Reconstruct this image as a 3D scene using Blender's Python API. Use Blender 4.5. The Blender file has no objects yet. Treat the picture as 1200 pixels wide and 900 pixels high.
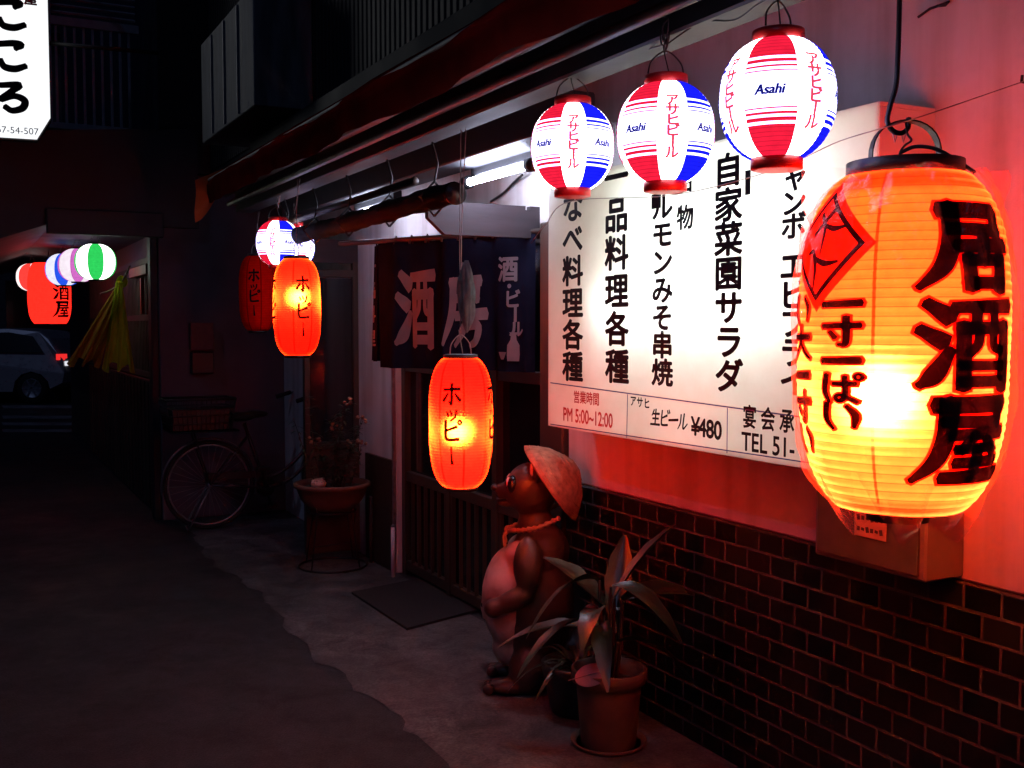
import bpy, bmesh, math, random
from mathutils import Vector, Matrix
random.seed(7)
SC = bpy.context.scene
COL = SC.collection
PI = math.pi
rad = math.radians

# ------------------------------------------------------------------ camera
FPX = 1240.0                      # focal length in photo pixels (1200 wide)
CAM = Vector((0.0, -2.4, 1.55))
TH, PT = rad(27.6), rad(3.14)
FWD = Vector((-math.cos(TH) * math.cos(PT), math.sin(TH) * math.cos(PT), -math.sin(PT)))
RGT = Vector((math.sin(TH), math.cos(TH), 0.0))
UPV = RGT.cross(FWD)
cd = bpy.data.cameras.new('camera'); cam = bpy.data.objects.new('camera', cd); COL.objects.link(cam)
cd.sensor_width = 36.0; cd.lens = 36.0 * FPX / 1200.0
cd.clip_start = 0.05; cd.clip_end = 500.0
M = Matrix((RGT, UPV, -FWD)).transposed().to_4x4(); M.translation = CAM
cam.matrix_world = M
SC.camera = cam
# ------------------------------------------------------------------ night sky, faint added fill light, exposure
W = bpy.data.worlds.new('World'); SC.world = W; W.use_nodes = True
bg = W.node_tree.nodes['Background']
bg.inputs[0].default_value = (0.14, 0.24, 0.90, 1); bg.inputs[1].default_value = 0.013
sl = bpy.data.lights.new('fill_sun', 'SUN'); so = bpy.data.objects.new('fill_sun', sl); COL.objects.link(so)
sl.energy = 0.09; sl.angle = rad(2.0); sl.color = (0.36, 0.50, 1.0)  # unseen blue fill, added and aimed to lift walls, ground and car
so.rotation_euler = (rad(50), 0, rad(38))
SC.view_settings.view_transform = 'Standard'; SC.view_settings.look = 'None'
SC.view_settings.exposure = 0.0; SC.view_settings.gamma = 1.0
SC.cycles.max_bounces = 10; SC.cycles.transparent_max_bounces = 16
SC.cycles.sample_clamp_indirect = 8.0
SC.cycles.use_denoising = True


def ray(px, py):
    return FWD + RGT * ((px - 600) / FPX) + UPV * ((450 - py) / FPX)
def atY(px, py, y):               # a point on the plane y = const
    d = ray(px, py); return CAM + d * ((y - CAM.y) / d.y)
def atZ(px, py, z=0.0):
    d = ray(px, py); return CAM + d * ((z - CAM.z) / d.z)
def atX(px, py, x):
    d = ray(px, py); return CAM + d * ((x - CAM.x) / d.x)
def atD(px, py, dep):
    return CAM + ray(px, py) * dep

# ------------------------------------------------------------------ materials
def nodes(name):
    m = bpy.data.materials.new(name); m.use_nodes = True
    nt = m.node_tree; nt.nodes.clear()
    out = nt.nodes.new('ShaderNodeOutputMaterial')
    return m, nt, out
def N(nt, typ, **kw):
    n = nt.nodes.new(typ)
    for k, v in kw.items():
        setattr(n, k, v)
    return n
def L(nt, a, b): nt.links.new(a, b)
def ramp(nt, fac, stops, const=False):
    r = N(nt, 'ShaderNodeValToRGB')
    if const: r.color_ramp.interpolation = 'CONSTANT'
    el = r.color_ramp.elements
    while len(el) > 1: el.remove(el[-1])
    el[0].position = stops[0][0]; el[0].color = (*stops[0][1], 1)
    for p, c in stops[1:]:
        e = el.new(p); e.color = (*c, 1)
    L(nt, fac, r.inputs[0]); return r.outputs[0]
def math_(nt, op, a, b=None):
    n = N(nt, 'ShaderNodeMath', operation=op)
    for i, v in enumerate((a, b)):
        if v is None: continue
        if isinstance(v, (int, float)): n.inputs[i].default_value = v
        else: L(nt, v, n.inputs[i])
    return n.outputs[0]
def mixc(nt, fac, a, b, blend='MIX'):
    n = N(nt, 'ShaderNodeMix', data_type='RGBA', blend_type=blend)
    for s, v in ((n.inputs[0], fac), (n.inputs[6], a), (n.inputs[7], b)):
        if isinstance(v, (int, float)): s.default_value = v
        elif isinstance(v, tuple): s.default_value = (*v, 1)
        else: L(nt, v, s)
    return n.outputs[2]

def pmat(name, col, rough=0.6, metal=0.0, var=0.35, scale=14.0, bump=0.15, spec=0.5, col2=None, stretch=None, bdist=0.004):
    """principled with mottled colour and a little relief"""
    m, nt, out = nodes(name)
    b = N(nt, 'ShaderNodeBsdfPrincipled')
    tc = N(nt, 'ShaderNodeTexCoord'); vec = tc.outputs['Object']
    if stretch:
        mp = N(nt, 'ShaderNodeMapping'); mp.inputs['Scale'].default_value = stretch
        L(nt, vec, mp.inputs[0]); vec = mp.outputs[0]
    n1 = N(nt, 'ShaderNodeTexNoise'); n1.inputs['Scale'].default_value = scale; n1.inputs['Detail'].default_value = 7
    L(nt, vec, n1.inputs['Vector'])
    dark = col2 or tuple(c * (1 - var) for c in col)
    lite = tuple(min(1, c * (1 + var * 0.6)) for c in col)
    L(nt, ramp(nt, n1.outputs['Fac'], [(0.3, dark), (0.7, lite)]), b.inputs['Base Color'])
    n2 = N(nt, 'ShaderNodeTexNoise'); n2.inputs['Scale'].default_value = scale * 5; n2.inputs['Detail'].default_value = 5
    L(nt, vec, n2.inputs['Vector'])
    L(nt, math_(nt, 'ADD', math_(nt, 'MULTIPLY', n1.outputs['Fac'], 0.25), rough - 0.12), b.inputs['Roughness'])
    b.inputs['Metallic'].default_value = metal
    b.inputs['Specular IOR Level'].default_value = spec
    bp = N(nt, 'ShaderNodeBump'); bp.inputs['Strength'].default_value = bump; bp.inputs['Distance'].default_value = bdist
    L(nt, n2.outputs['Fac'], bp.inputs['Height']); L(nt, bp.outputs[0], b.inputs['Normal'])
    L(nt, b.outputs[0], out.inputs[0])
    return m
def emit(name, col, strength):
    m, nt, out = nodes(name)
    e = N(nt, 'ShaderNodeEmission'); e.inputs[0].default_value = (*col, 1); e.inputs[1].default_value = strength
    L(nt, e.outputs[0], out.inputs[0]); return m
def cloth(name, col, trans=0.5, var=0.3, scale=10.0, col2=None):
    m, nt, out = nodes(name)
    tc = N(nt, 'ShaderNodeTexCoord')
    n1 = N(nt, 'ShaderNodeTexNoise'); n1.inputs['Scale'].default_value = scale; n1.inputs['Detail'].default_value = 6
    L(nt, tc.outputs['Object'], n1.inputs['Vector'])
    c = ramp(nt, n1.outputs['Fac'], [(0.3, col2 or tuple(x * (1 - var) for x in col)), (0.7, col)])
    d = N(nt, 'ShaderNodeBsdfDiffuse'); t = N(nt, 'ShaderNodeBsdfTranslucent'); mx = N(nt, 'ShaderNodeMixShader')
    L(nt, c, d.inputs[0]); L(nt, c, t.inputs[0]); mx.inputs[0].default_value = trans
    wv = N(nt, 'ShaderNodeTexNoise'); wv.inputs['Scale'].default_value = 220; L(nt, tc.outputs['Object'], wv.inputs['Vector'])
    bp = N(nt, 'ShaderNodeBump'); bp.inputs['Strength'].default_value = 0.3; bp.inputs['Distance'].default_value = 0.002
    L(nt, wv.outputs['Fac'], bp.inputs['Height']); L(nt, bp.outputs[0], d.inputs['Normal'])
    L(nt, d.outputs[0], mx.inputs[1]); L(nt, t.outputs[0], mx.inputs[2]); L(nt, mx.outputs[0], out.inputs[0])
    return m
def paper(name, colfn, e_str, ribs, rib_dark=0.55, trans=0.7, ecol=None, fwd=0.0, fcol=(1.0, 0.35, 0.05), frough=0.5):
    """lantern paper: translucent shell that glows; colfn(nt, u, v) gives the printed colour"""
    m, nt, out = nodes(name)
    uv = N(nt, 'ShaderNodeUVMap'); sp = N(nt, 'ShaderNodeSeparateXYZ'); L(nt, uv.outputs[0], sp.inputs[0])
    u, v = sp.outputs[0], sp.outputs[1]
    c = colfn(nt, u, v)
    fr = math_(nt, 'FRACT', math_(nt, 'MULTIPLY', v, ribs))
    rib = ramp(nt, fr, [(0.0, (rib_dark,) * 3), (0.10, (1, 1, 1)), (0.90, (1, 1, 1)), (1.0, (rib_dark,) * 3)])
    tc = N(nt, 'ShaderNodeTexCoord')
    n1 = N(nt, 'ShaderNodeTexNoise'); n1.inputs['Scale'].default_value = 40; n1.inputs['Detail'].default_value = 6
    L(nt, tc.outputs['Object'], n1.inputs['Vector'])
    fib = ramp(nt, n1.outputs['Fac'], [(0.3, (0.82,) * 3), (0.7, (1, 1, 1))])
    c = mixc(nt, 1.0, c, rib, 'MULTIPLY'); c = mixc(nt, 1.0, c, fib, 'MULTIPLY')
    d = N(nt, 'ShaderNodeBsdfDiffuse'); t = N(nt, 'ShaderNodeBsdfTranslucent'); mx = N(nt, 'ShaderNodeMixShader')
    L(nt, c, d.inputs[0]); L(nt, c, t.inputs[0]); mx.inputs[0].default_value = trans
    L(nt, d.outputs[0], mx.inputs[1]); L(nt, t.outputs[0], mx.inputs[2])
    res = mx.outputs[0]
    if fwd > 0:                      # thin paper also scatters the bulb's light forwards
        rf = N(nt, 'ShaderNodeBsdfRefraction'); rf.inputs['IOR'].default_value = 1.4; rf.inputs['Roughness'].default_value = frough
        L(nt, mixc(nt, 1.0, mixc(nt, 1.0, rib, fib, 'MULTIPLY'), fcol, 'MULTIPLY'), rf.inputs[0])
        m3 = N(nt, 'ShaderNodeMixShader'); m3.inputs[0].default_value = fwd; L(nt, res, m3.inputs[1]); L(nt, rf.outputs[0], m3.inputs[2]); res = m3.outputs[0]
    if e_str > 0:
        e = N(nt, 'ShaderNodeEmission'); e.inputs[1].default_value = e_str
        L(nt, mixc(nt, 1.0, c, ecol, 'MULTIPLY') if ecol else c, e.inputs[0])
        ad = N(nt, 'ShaderNodeAddShader'); L(nt, res, ad.inputs[0]); L(nt, e.outputs[0], ad.inputs[1]); res = ad.outputs[0]
    L(nt, res, out.inputs[0])
    return m

def wallmat():
    m, nt, out = nodes('plaster')
    b = N(nt, 'ShaderNodeBsdfPrincipled'); tc = N(nt, 'ShaderNodeTexCoord')
    n1 = N(nt, 'ShaderNodeTexNoise'); n1.inputs['Scale'].default_value = 2.2; n1.inputs['Detail'].default_value = 9; n1.inputs['Roughness'].default_value = 0.65
    L(nt, tc.outputs['Object'], n1.inputs['Vector'])
    mp = N(nt, 'ShaderNodeMapping'); mp.inputs['Scale'].default_value = (9, 9, 0.7); L(nt, tc.outputs['Object'], mp.inputs[0])
    n3 = N(nt, 'ShaderNodeTexNoise'); n3.inputs['Scale'].default_value = 1.0; n3.inputs['Detail'].default_value = 6; L(nt, mp.outputs[0], n3.inputs['Vector'])
    base = ramp(nt, n1.outputs['Fac'], [(0.28, (0.46, 0.43, 0.41)), (0.5, (0.60, 0.57, 0.55)), (0.75, (0.66, 0.63, 0.61))])
    drip = ramp(nt, n3.outputs['Fac'], [(0.35, (0.78, 0.75, 0.72)), (0.55, (1, 1, 1))])
    L(nt, mixc(nt, 1.0, base, drip, 'MULTIPLY'), b.inputs['Base Color'])
    n2 = N(nt, 'ShaderNodeTexNoise'); n2.inputs['Scale'].default_value = 160; n2.inputs['Detail'].default_value = 4
    L(nt, tc.outputs['Object'], n2.inputs['Vector'])
    bp = N(nt, 'ShaderNodeBump'); bp.inputs['Strength'].default_value = 0.35; bp.inputs['Distance'].default_value = 0.002
    L(nt, n2.outputs['Fac'], bp.inputs['Height']); L(nt, bp.outputs[0], b.inputs['Normal'])
    b.inputs['Roughness'].default_value = 0.75; b.inputs['Specular IOR Level'].default_value = 0.25
    L(nt, b.outputs[0], out.inputs[0]); return m
def tilemat():
    m, nt, out = nodes('wall_tile')
    b = N(nt, 'ShaderNodeBsdfPrincipled'); tc = N(nt, 'ShaderNodeTexCoord')
    mp = N(nt, 'ShaderNodeMapping'); mp.inputs['Rotation'].default_value = (rad(90), 0, 0)
    L(nt, tc.outputs['Object'], mp.inputs[0])
    br = N(nt, 'ShaderNodeTexBrick'); L(nt, mp.outputs[0], br.inputs['Vector'])
    br.inputs['Scale'].default_value = 1.0; br.inputs['Brick Width'].default_value = 0.118; br.inputs['Row Height'].default_value = 0.0715
    br.inputs['Mortar Size'].default_value = 0.0045; br.inputs['Mortar Smooth'].default_value = 0.15
    br.inputs['Color1'].default_value = (0.0045, 0.005, 0.005, 1); br.inputs['Color2'].default_value = (0.006, 0.0062, 0.006, 1)
    br.inputs['Mortar'].default_value = (0.085, 0.075, 0.070, 1)
    n1 = N(nt, 'ShaderNodeTexNoise'); n1.inputs['Scale'].default_value = 5; n1.inputs['Detail'].default_value = 10; n1.inputs['Roughness'].default_value = 0.7; L(nt, tc.outputs['Object'], n1.inputs['Vector'])
    gr = ramp(nt, n1.outputs['Fac'], [(0.32, (0.22, 0.21, 0.2)), (0.5, (0.75, 0.75, 0.75)), (0.7, (1.5, 1.5, 1.5))])
    L(nt, mixc(nt, 1.0, br.outputs['Color'], gr, 'MULTIPLY'), b.inputs['Base Color'])
    br2 = N(nt, 'ShaderNodeTexBrick'); L(nt, mp.outputs[0], br2.inputs['Vector'])
    for k_, v_ in (('Scale', 1.0), ('Brick Width', 0.118), ('Row Height', 0.0715), ('Mortar Size', 0.0)): br2.inputs[k_].default_value = v_
    br2.inputs['Color1'].default_value = (0.26, 0.26, 0.26, 1); br2.inputs['Color2'].default_value = (0.40, 0.40, 0.40, 1)
    L(nt, mixc(nt, br.outputs['Fac'], br2.outputs['Color'], (0.9, 0.9, 0.9)), b.inputs['Roughness'])
    n2 = N(nt, 'ShaderNodeTexNoise'); n2.inputs['Scale'].default_value = 60; n2.inputs['Detail'].default_value = 3; L(nt, tc.outputs['Object'], n2.inputs['Vector'])
    h = math_(nt, 'SUBTRACT', math_(nt, 'MULTIPLY', n2.outputs['Fac'], 0.25), br.outputs['Fac'])
    bp = N(nt, 'ShaderNodeBump'); bp.inputs['Strength'].default_value = 0.7; bp.inputs['Distance'].default_value = 0.004
    L(nt, h, bp.inputs['Height']); L(nt, bp.outputs[0], b.inputs['Normal'])
    L(nt, b.outputs[0], out.inputs[0]); return m
def groundmat(name, c0, c1, speck, scale):
    m, nt, out = nodes(name)
    b = N(nt, 'ShaderNodeBsdfPrincipled'); tc = N(nt, 'ShaderNodeTexCoord')
    n1 = N(nt, 'ShaderNodeTexNoise'); n1.inputs['Scale'].default_value = 0.9; n1.inputs['Detail'].default_value = 10; n1.inputs['Roughness'].default_value = 0.7
    L(nt, tc.outputs['Object'], n1.inputs['Vector'])
    n2 = N(nt, 'ShaderNodeTexNoise'); n2.inputs['Scale'].default_value = scale; n2.inputs['Detail'].default_value = 5
    L(nt, tc.outputs['Object'], n2.inputs['Vector'])
    vo = N(nt, 'ShaderNodeTexVoronoi', feature='DISTANCE_TO_EDGE'); vo.inputs['Scale'].default_value = 0.55
    nd = N(nt, 'ShaderNodeVectorMath', operation='MULTIPLY_ADD'); L(nt, n1.outputs['Color'], nd.inputs[0]); nd.inputs[1].default_value = (0.9, 0.9, 0.9); L(nt, tc.outputs['Object'], nd.inputs[2])
    L(nt, nd.outputs[0], vo.inputs['Vector'])
    crack = ramp(nt, vo.outputs['Distance'], [(0.0, (0.62, 0.62, 0.62)), (0.006, (1, 1, 1))])
    col = ramp(nt, n1.outputs['Fac'], [(0.3, c0), (0.7, c1)])
    sp = ramp(nt, n2.outputs['Fac'], [(0.35, (1 - speck,) * 3), (0.65, (1 + speck,) * 3)])
    n4 = N(nt, 'ShaderNodeTexNoise'); n4.inputs['Scale'].default_value = 5.5; n4.inputs['Detail'].default_value = 9; n4.inputs['Roughness'].default_value = 0.75; n4.inputs['Distortion'].default_value = 0.8
    L(nt, tc.outputs['Object'], n4.inputs['Vector'])
    col = mixc(nt, 1.0, col, ramp(nt, n4.outputs['Fac'], [(0.36, (0.45, 0.44, 0.43)), (0.52, (1, 1, 1)), (0.66, (1.5, 1.48, 1.45))]), 'MULTIPLY')
    col = mixc(nt, 1.0, col, sp, 'MULTIPLY'); col = mixc(nt, 1.0, col, crack, 'MULTIPLY')
    L(nt, col, b.inputs['Base Color'])
    L(nt, ramp(nt, n1.outputs['Fac'], [(0.3, (0.38,) * 3), (0.6, (0.85,) * 3)]), b.inputs['Roughness'])
    bp = N(nt, 'ShaderNodeBump'); bp.inputs['Strength'].default_value = 0.8; bp.inputs['Distance'].default_value = 0.006
    L(nt, n2.outputs['Fac'], bp.inputs['Height']); L(nt, bp.outputs[0], b.inputs['Normal'])
    L(nt, b.outputs[0], out.inputs[0]); return m
def glassmat(name, col=(0.01, 0.01, 0.012), rough=0.12):
    m, nt, out = nodes(name)
    b = N(nt, 'ShaderNodeBsdfPrincipled'); b.inputs['Base Color'].default_value = (*col, 1); b.inputs['Roughness'].default_value = rough
    b.inputs['Coat Weight'].default_value = 0.3
    L(nt, b.outputs[0], out.inputs[0]); return m
def filmmat():
    m, nt, out = nodes('clear_plastic')
    tr = N(nt, 'ShaderNodeBsdfTransparent'); gl = N(nt, 'ShaderNodeBsdfGlossy'); gl.inputs['Roughness'].default_value = 0.18
    df = N(nt, 'ShaderNodeBsdfTranslucent'); df.inputs[0].default_value = (0.85, 0.85, 0.85, 1); d2 = N(nt, 'ShaderNodeBsdfDiffuse'); d2.inputs[0].default_value = (0.8, 0.8, 0.8, 1)
    tc = N(nt, 'ShaderNodeTexCoord'); n1 = N(nt, 'ShaderNodeTexNoise'); n1.inputs['Scale'].default_value = 22; n1.inputs['Detail'].default_value = 5; n1.inputs['Distortion'].default_value = 1.2
    L(nt, tc.outputs['Object'], n1.inputs['Vector'])
    bp = N(nt, 'ShaderNodeBump'); bp.inputs['Strength'].default_value = 0.9; bp.inputs['Distance'].default_value = 0.013
    L(nt, n1.outputs['Fac'], bp.inputs['Height']); L(nt, bp.outputs[0], gl.inputs['Normal'])
    a = N(nt, 'ShaderNodeAddShader'); mm = N(nt, 'ShaderNodeMixShader'); mm.inputs[0].default_value = 0.5
    L(nt, df.outputs[0], mm.inputs[1]); L(nt, d2.outputs[0], mm.inputs[2])
    lw = N(nt, 'ShaderNodeLayerWeight'); lw.inputs[0].default_value = 0.25
    m1 = N(nt, 'ShaderNodeMixShader'); m1.inputs[0].default_value = 0.55
    L(nt, mm.outputs[0], m1.inputs[1]); L(nt, gl.outputs[0], m1.inputs[2])
    f = math_(nt, 'ADD', math_(nt, 'MULTIPLY', lw.outputs['Facing'], 0.42), 0.06)
    m2 = N(nt, 'ShaderNodeMixShader'); L(nt, f, m2.inputs[0])
    L(nt, tr.outputs[0], m2.inputs[1]); L(nt, m1.outputs[0], m2.inputs[2]); L(nt, m2.outputs[0], out.inputs[0])
    return m
def panelmat():
    m, nt, out = nodes('acrylic_panel')
    b = N(nt, 'ShaderNodeBsdfDiffuse'); t = N(nt, 'ShaderNodeBsdfTranslucent'); mx = N(nt, 'ShaderNodeMixShader')
    tc = N(nt, 'ShaderNodeTexCoord'); n1 = N(nt, 'ShaderNodeTexNoise'); n1.inputs['Scale'].default_value = 3.0; n1.inputs['Detail'].default_value = 10; n1.inputs['Roughness'].default_value = 0.7
    L(nt, tc.outputs['Object'], n1.inputs['Vector'])
    c = ramp(nt, n1.outputs['Fac'], [(0.3, (0.70, 0.69, 0.62)), (0.7, (0.82, 0.82, 0.78))])
    L(nt, c, b.inputs[0]); L(nt, c, t.inputs[0]); mx.inputs[0].default_value = 0.5
    gl = N(nt, 'ShaderNodeBsdfGlossy'); gl.inputs['Roughness'].default_value = 0.25; m2 = N(nt, 'ShaderNodeMixShader'); m2.inputs[0].default_value = 0.04
    L(nt, b.outputs[0], mx.inputs[1]); L(nt, t.outputs[0], mx.inputs[2])
    L(nt, mx.outputs[0], m2.inputs[1]); L(nt, gl.outputs[0], m2.inputs[2]); L(nt, m2.outputs[0], out.inputs[0]); return m

MT = {}
MT['plaster'] = wallmat(); MT['tile'] = tilemat()
MT['concrete_light_pool'] = groundmat('concrete_light_pool', (0.022, 0.022, 0.023), (0.135, 0.133, 0.131), 0.25, 90)
MT['asphalt'] = groundmat('asphalt', (0.007, 0.008, 0.010), (0.026, 0.027, 0.030), 0.5, 120)
MT['darkwood'] = pmat('dark_wood', (0.045, 0.026, 0.018), 0.55, var=0.5, scale=6, stretch=(1, 1, 0.12))
MT['board'] = pmat('weathered_board', (0.035, 0.026, 0.03), 0.7, var=0.4, scale=7, stretch=(1, 0.3, 3))
MT['blackmetal'] = pmat('black_metal', (0.012, 0.012, 0.013), 0.45, 0.0, var=0.3, scale=30)
MT['steel'] = pmat('dull_steel', (0.30, 0.30, 0.31), 0.45, 0.8, var=0.3, scale=25)
MT['wire'] = pmat('wire', (0.02, 0.018, 0.018), 0.5, 0.2)
MT['cord'] = pmat('cord', (0.30, 0.28, 0.27), 0.8)
MT['eave'] = pmat('eave_metal', (0.010, 0.011, 0.016), 0.6, 0.0, var=0.5, scale=5)
MT['redcap'] = pmat('red_plastic', (0.55, 0.02, 0.02), 0.35, var=0.2)
MT['canvas'] = cloth('red_canvas', (0.13, 0.011, 0.009), 0.4, 0.5, 4)
MT['noren'] = cloth('navy_cotton', (0.009, 0.010, 0.022), 0.12, 0.4, 8)
MT['norenink'] = cloth('undyed_cotton', (0.24, 0.21, 0.22), 0.3, 0.2, 12)
MT['ink'] = cloth('black_ink', (0.022, 0.012, 0.014), 0.35, 0.3, 30)
MT['redink'] = cloth('red_ink', (0.62, 0.045, 0.018), 0.7, 0.2, 30)
MT['signink'] = pmat('sign_vinyl', (0.004, 0.008, 0.014), 0.6, var=0.2, bump=0.02, spec=0.08)
MT['redvinyl'] = pmat('red_vinyl', (0.35, 0.015, 0.018), 0.4, var=0.2, bump=0.02)
MT['bluevinyl'] = pmat('blue_vinyl', (0.02, 0.03, 0.22), 0.4, var=0.2, bump=0.02)
MT['film'] = filmmat(); MT['panel'] = panelmat()
MT['casing'] = pmat('cream_steel_casing', (0.62, 0.58, 0.50), 0.5, 0.0, var=0.12, scale=5)
MT['greybox'] = pmat('grey_box', (0.17, 0.13, 0.12), 0.6, 0.0, var=0.25, scale=8)
MT['glass'] = glassmat('dark_glass')
MT['terra'] = pmat('terracotta', (0.13, 0.065, 0.04), 0.75, var=0.35, scale=12)
MT['soil'] = pmat('soil', (0.03, 0.022, 0.016), 0.95, var=0.5, scale=60, bump=1.0)
MT['leaf'] = pmat('leaf', (0.022, 0.040, 0.020), 0.35, var=0.5, scale=10)
MT['leafdry'] = pmat('pale_leaf', (0.46, 0.27, 0.25), 0.55, var=0.3, scale=14)
MT['stem'] = pmat('stem', (0.04, 0.03, 0.02), 0.8)
MT['ceramic'] = pmat('brown_ceramic', (0.065, 0.032, 0.022), 0.45, var=0.4, scale=5, bump=0.5, col2=(0.018, 0.010, 0.008), bdist=0.008)
MT['ceramicpale'] = pmat('pale_ceramic', (0.55, 0.47, 0.40), 0.5, var=0.3, scale=6, bump=0.4, col2=(0.16, 0.11, 0.085), bdist=0.008)
MT['straw'] = pmat('straw', (0.40, 0.26, 0.13), 0.8, var=0.4, scale=40, bump=0.9)
MT['rubber'] = pmat('rubber', (0.010, 0.010, 0.011), 0.75, var=0.4, scale=60, bump=0.8)
MT['white'] = pmat('white_paint', (0.72, 0.72, 0.72), 0.5, var=0.15)
MT['bars'] = pmat('grey_bars', (0.22, 0.24, 0.28), 0.5, var=0.2)
MT['eye'] = pmat('eye_white', (0.75, 0.70, 0.62), 0.3, var=0.05, bump=0.0)

# ------------------------------------------------------------------ mesh helpers
class MB:
    def __init__(s): s.v = []; s.f = []; s.uv = {}; s.smooth = []
    def add(s, vs, fs, smooth=False, uvs=None):
        o = len(s.v); s.v += [tuple(p) for p in vs]
        for i, f in enumerate(fs):
            s.f.append([o + k for k in f]); s.smooth.append(smooth)
            if uvs: s.uv[len(s.f) - 1] = uvs[i]
        return s
    def box(s, c, size, rz=0.0, rx=0.0, ry=0.0, bev=0.0):
        c = Vector(c); hx, hy, hz = [d / 2 for d in size]
        R = Matrix.Rotation(rz, 3, 'Z') @ Matrix.Rotation(ry, 3, 'Y') @ Matrix.Rotation(rx, 3, 'X')
        b = bev if bev > 0 else min(hx, hy, hz) * 0.12
        b = min(b, 0.006, hx * 0.4, hy * 0.4, hz * 0.4)
        bm = bmesh.new(); bmesh.ops.create_cube(bm, size=1.0)
        for v in bm.verts: v.co = Vector((v.co.x * 2 * hx, v.co.y * 2 * hy, v.co.z * 2 * hz))
        bmesh.ops.bevel(bm, geom=bm.edges[:], offset=b, segments=1, affect='EDGES')
        bm.verts.index_update()
        s.add([R @ v.co + c for v in bm.verts], [[v.index for v in f.verts] for f in bm.faces]); bm.free(); return s
    def box2(s, a, b):
        a = Vector(a); b = Vector(b)
        return s.box((a + b) / 2, [abs(b[i] - a[i]) for i in range(3)])
    def tube(s, pts, r, seg=8, cap=True, closed=False):
        pts = [Vector(p) for p in pts]; n = len(pts)
        rs = r if isinstance(r, (list, tuple)) else [r] * n
        vs = []; fs = []; prev = None
        for i, p in enumerate(pts):
            if closed: t = pts[(i + 1) % n] - pts[i - 1]
            else: t = pts[min(i + 1, n - 1)] - pts[max(i - 1, 0)]
            t = t.normalized() if t.length > 1e-9 else Vector((0, 0, 1))
            if prev is None:
                a = Vector((0, 0, 1)) if abs(t.z) < 0.9 else Vector((1, 0, 0))
                prev = (a - t * a.dot(t)).normalized()
            else:
                prev = (prev - t * prev.dot(t)); prev = prev.normalized() if prev.length > 1e-6 else t.orthogonal().normalized()
            q = t.cross(prev)
            for k in range(seg):
                a = 2 * PI * k / seg
                vs.append(p + (prev * math.cos(a) + q * math.sin(a)) * rs[i])
        m = n if closed else n - 1
        for i in range(m):
            j = (i + 1) % n
            for k in range(seg):
                k2 = (k + 1) % seg
                fs.append([i * seg + k, i * seg + k2, j * seg + k2, j * seg + k])
        if cap and not closed:
            fs.append(list(range(seg))[::-1]); fs.append([(n - 1) * seg + k for k in range(seg)])
        return s.add(vs, fs, True)
    def lathe(s, prof, seg=32, c=(0, 0, 0), caps=True):
        vs = []; fs = []; c = Vector(c)
        for (r, z) in prof:
            for k in range(seg):
                a = 2 * PI * k / seg; vs.append(c + Vector((r * math.cos(a), r * math.sin(a), z)))
        for i in range(len(prof) - 1):
            for k in range(seg):
                k2 = (k + 1) % seg; fs.append([i * seg + k, i * seg + k2, (i + 1) * seg + k2, (i + 1) * seg + k])
        if caps:
            fs.append(list(range(seg))[::-1]); fs.append([(len(prof) - 1) * seg + k for k in range(seg)])
        return s.add(vs, fs, True)
    def ell(s, c, r, R=None, seg=20, rings=12):
        c = Vector(c); r = (r, r, r) if isinstance(r, (int, float)) else r
        vs = []; fs = []
        for i in range(1, rings):
            p = PI * i / rings
            for k in range(seg):
                a = 2 * PI * k / seg
                v = Vector((r[0] * math.sin(p) * math.cos(a), r[1] * math.sin(p) * math.sin(a), r[2] * math.cos(p)))
                vs.append((R @ v if R else v) + c)
        t = Vector((0, 0, r[2])); b = Vector((0, 0, -r[2]))
        vs += [(R @ t if R else t) + c, (R @ b if R else b) + c]
        for i in range(rings - 2):
            for k in range(seg):
                k2 = (k + 1) % seg; fs.append([i * seg + k, (i + 1) * seg + k, (i + 1) * seg + k2, i * seg + k2])
        T = len(vs) - 2; B = T + 1; lo = (rings - 2) * seg
        for k in range(seg):
            k2 = (k + 1) % seg; fs.append([T, k, k2]); fs.append([B, lo + k2, lo + k])
        return s.add(vs, fs, True)
    def grid(s, fn, nu, nv, smooth=True, thick=0.0):
        P = [[Vector(fn(i / nu, j / nv)) for j in range(nv + 1)] for i in range(nu + 1)]
        vs = [P[i][j] for i in range(nu + 1) for j in range(nv + 1)]; w = nv + 1
        fs = [[i * w + j, (i + 1) * w + j, (i + 1) * w + j + 1, i * w + j + 1] for i in range(nu) for j in range(nv)]
        if thick:
            n0 = len(vs); nn = []
            for i in range(nu + 1):
                for j in range(nv + 1):
                    du = P[min(i + 1, nu)][j] - P[max(i - 1, 0)][j]; dv = P[i][min(j + 1, nv)] - P[i][max(j - 1, 0)]
                    q = du.cross(dv); nn.append(q.normalized() if q.length > 1e-9 else Vector((0, 0, 1)))
            vs = vs + [vs[k] - nn[k] * thick for k in range(n0)]
            fs = fs + [[n0 + k for k in f[::-1]] for f in fs]
            ed = [(i * w, (i + 1) * w) for i in range(nu)] + [((i + 1) * w + nv, i * w + nv) for i in range(nu)] + \
                 [(j + 1, j) for j in range(nv)] + [(nu * w + j, nu * w + j + 1) for j in range(nv)]
            fs += [[b, a, a + n0, b + n0] for a, b in ed]
        return s.add(vs, fs, smooth)
    def prism(s, poly, z0, z1):
        """poly: list of (x, y); extruded in z"""
        n = len(poly)
        vs = [(x, y, z0) for x, y in poly] + [(x, y, z1) for x, y in poly]
        fs = [list(range(n))[::-1], list(range(n, 2 * n))] + [[i, (i + 1) % n, n + (i + 1) % n, n + i] for i in range(n)]
        return s.add(vs, fs)
    def xf(s, mat):
        s.v = [tuple(mat @ Vector(p)) for p in s.v]; return s
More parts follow.
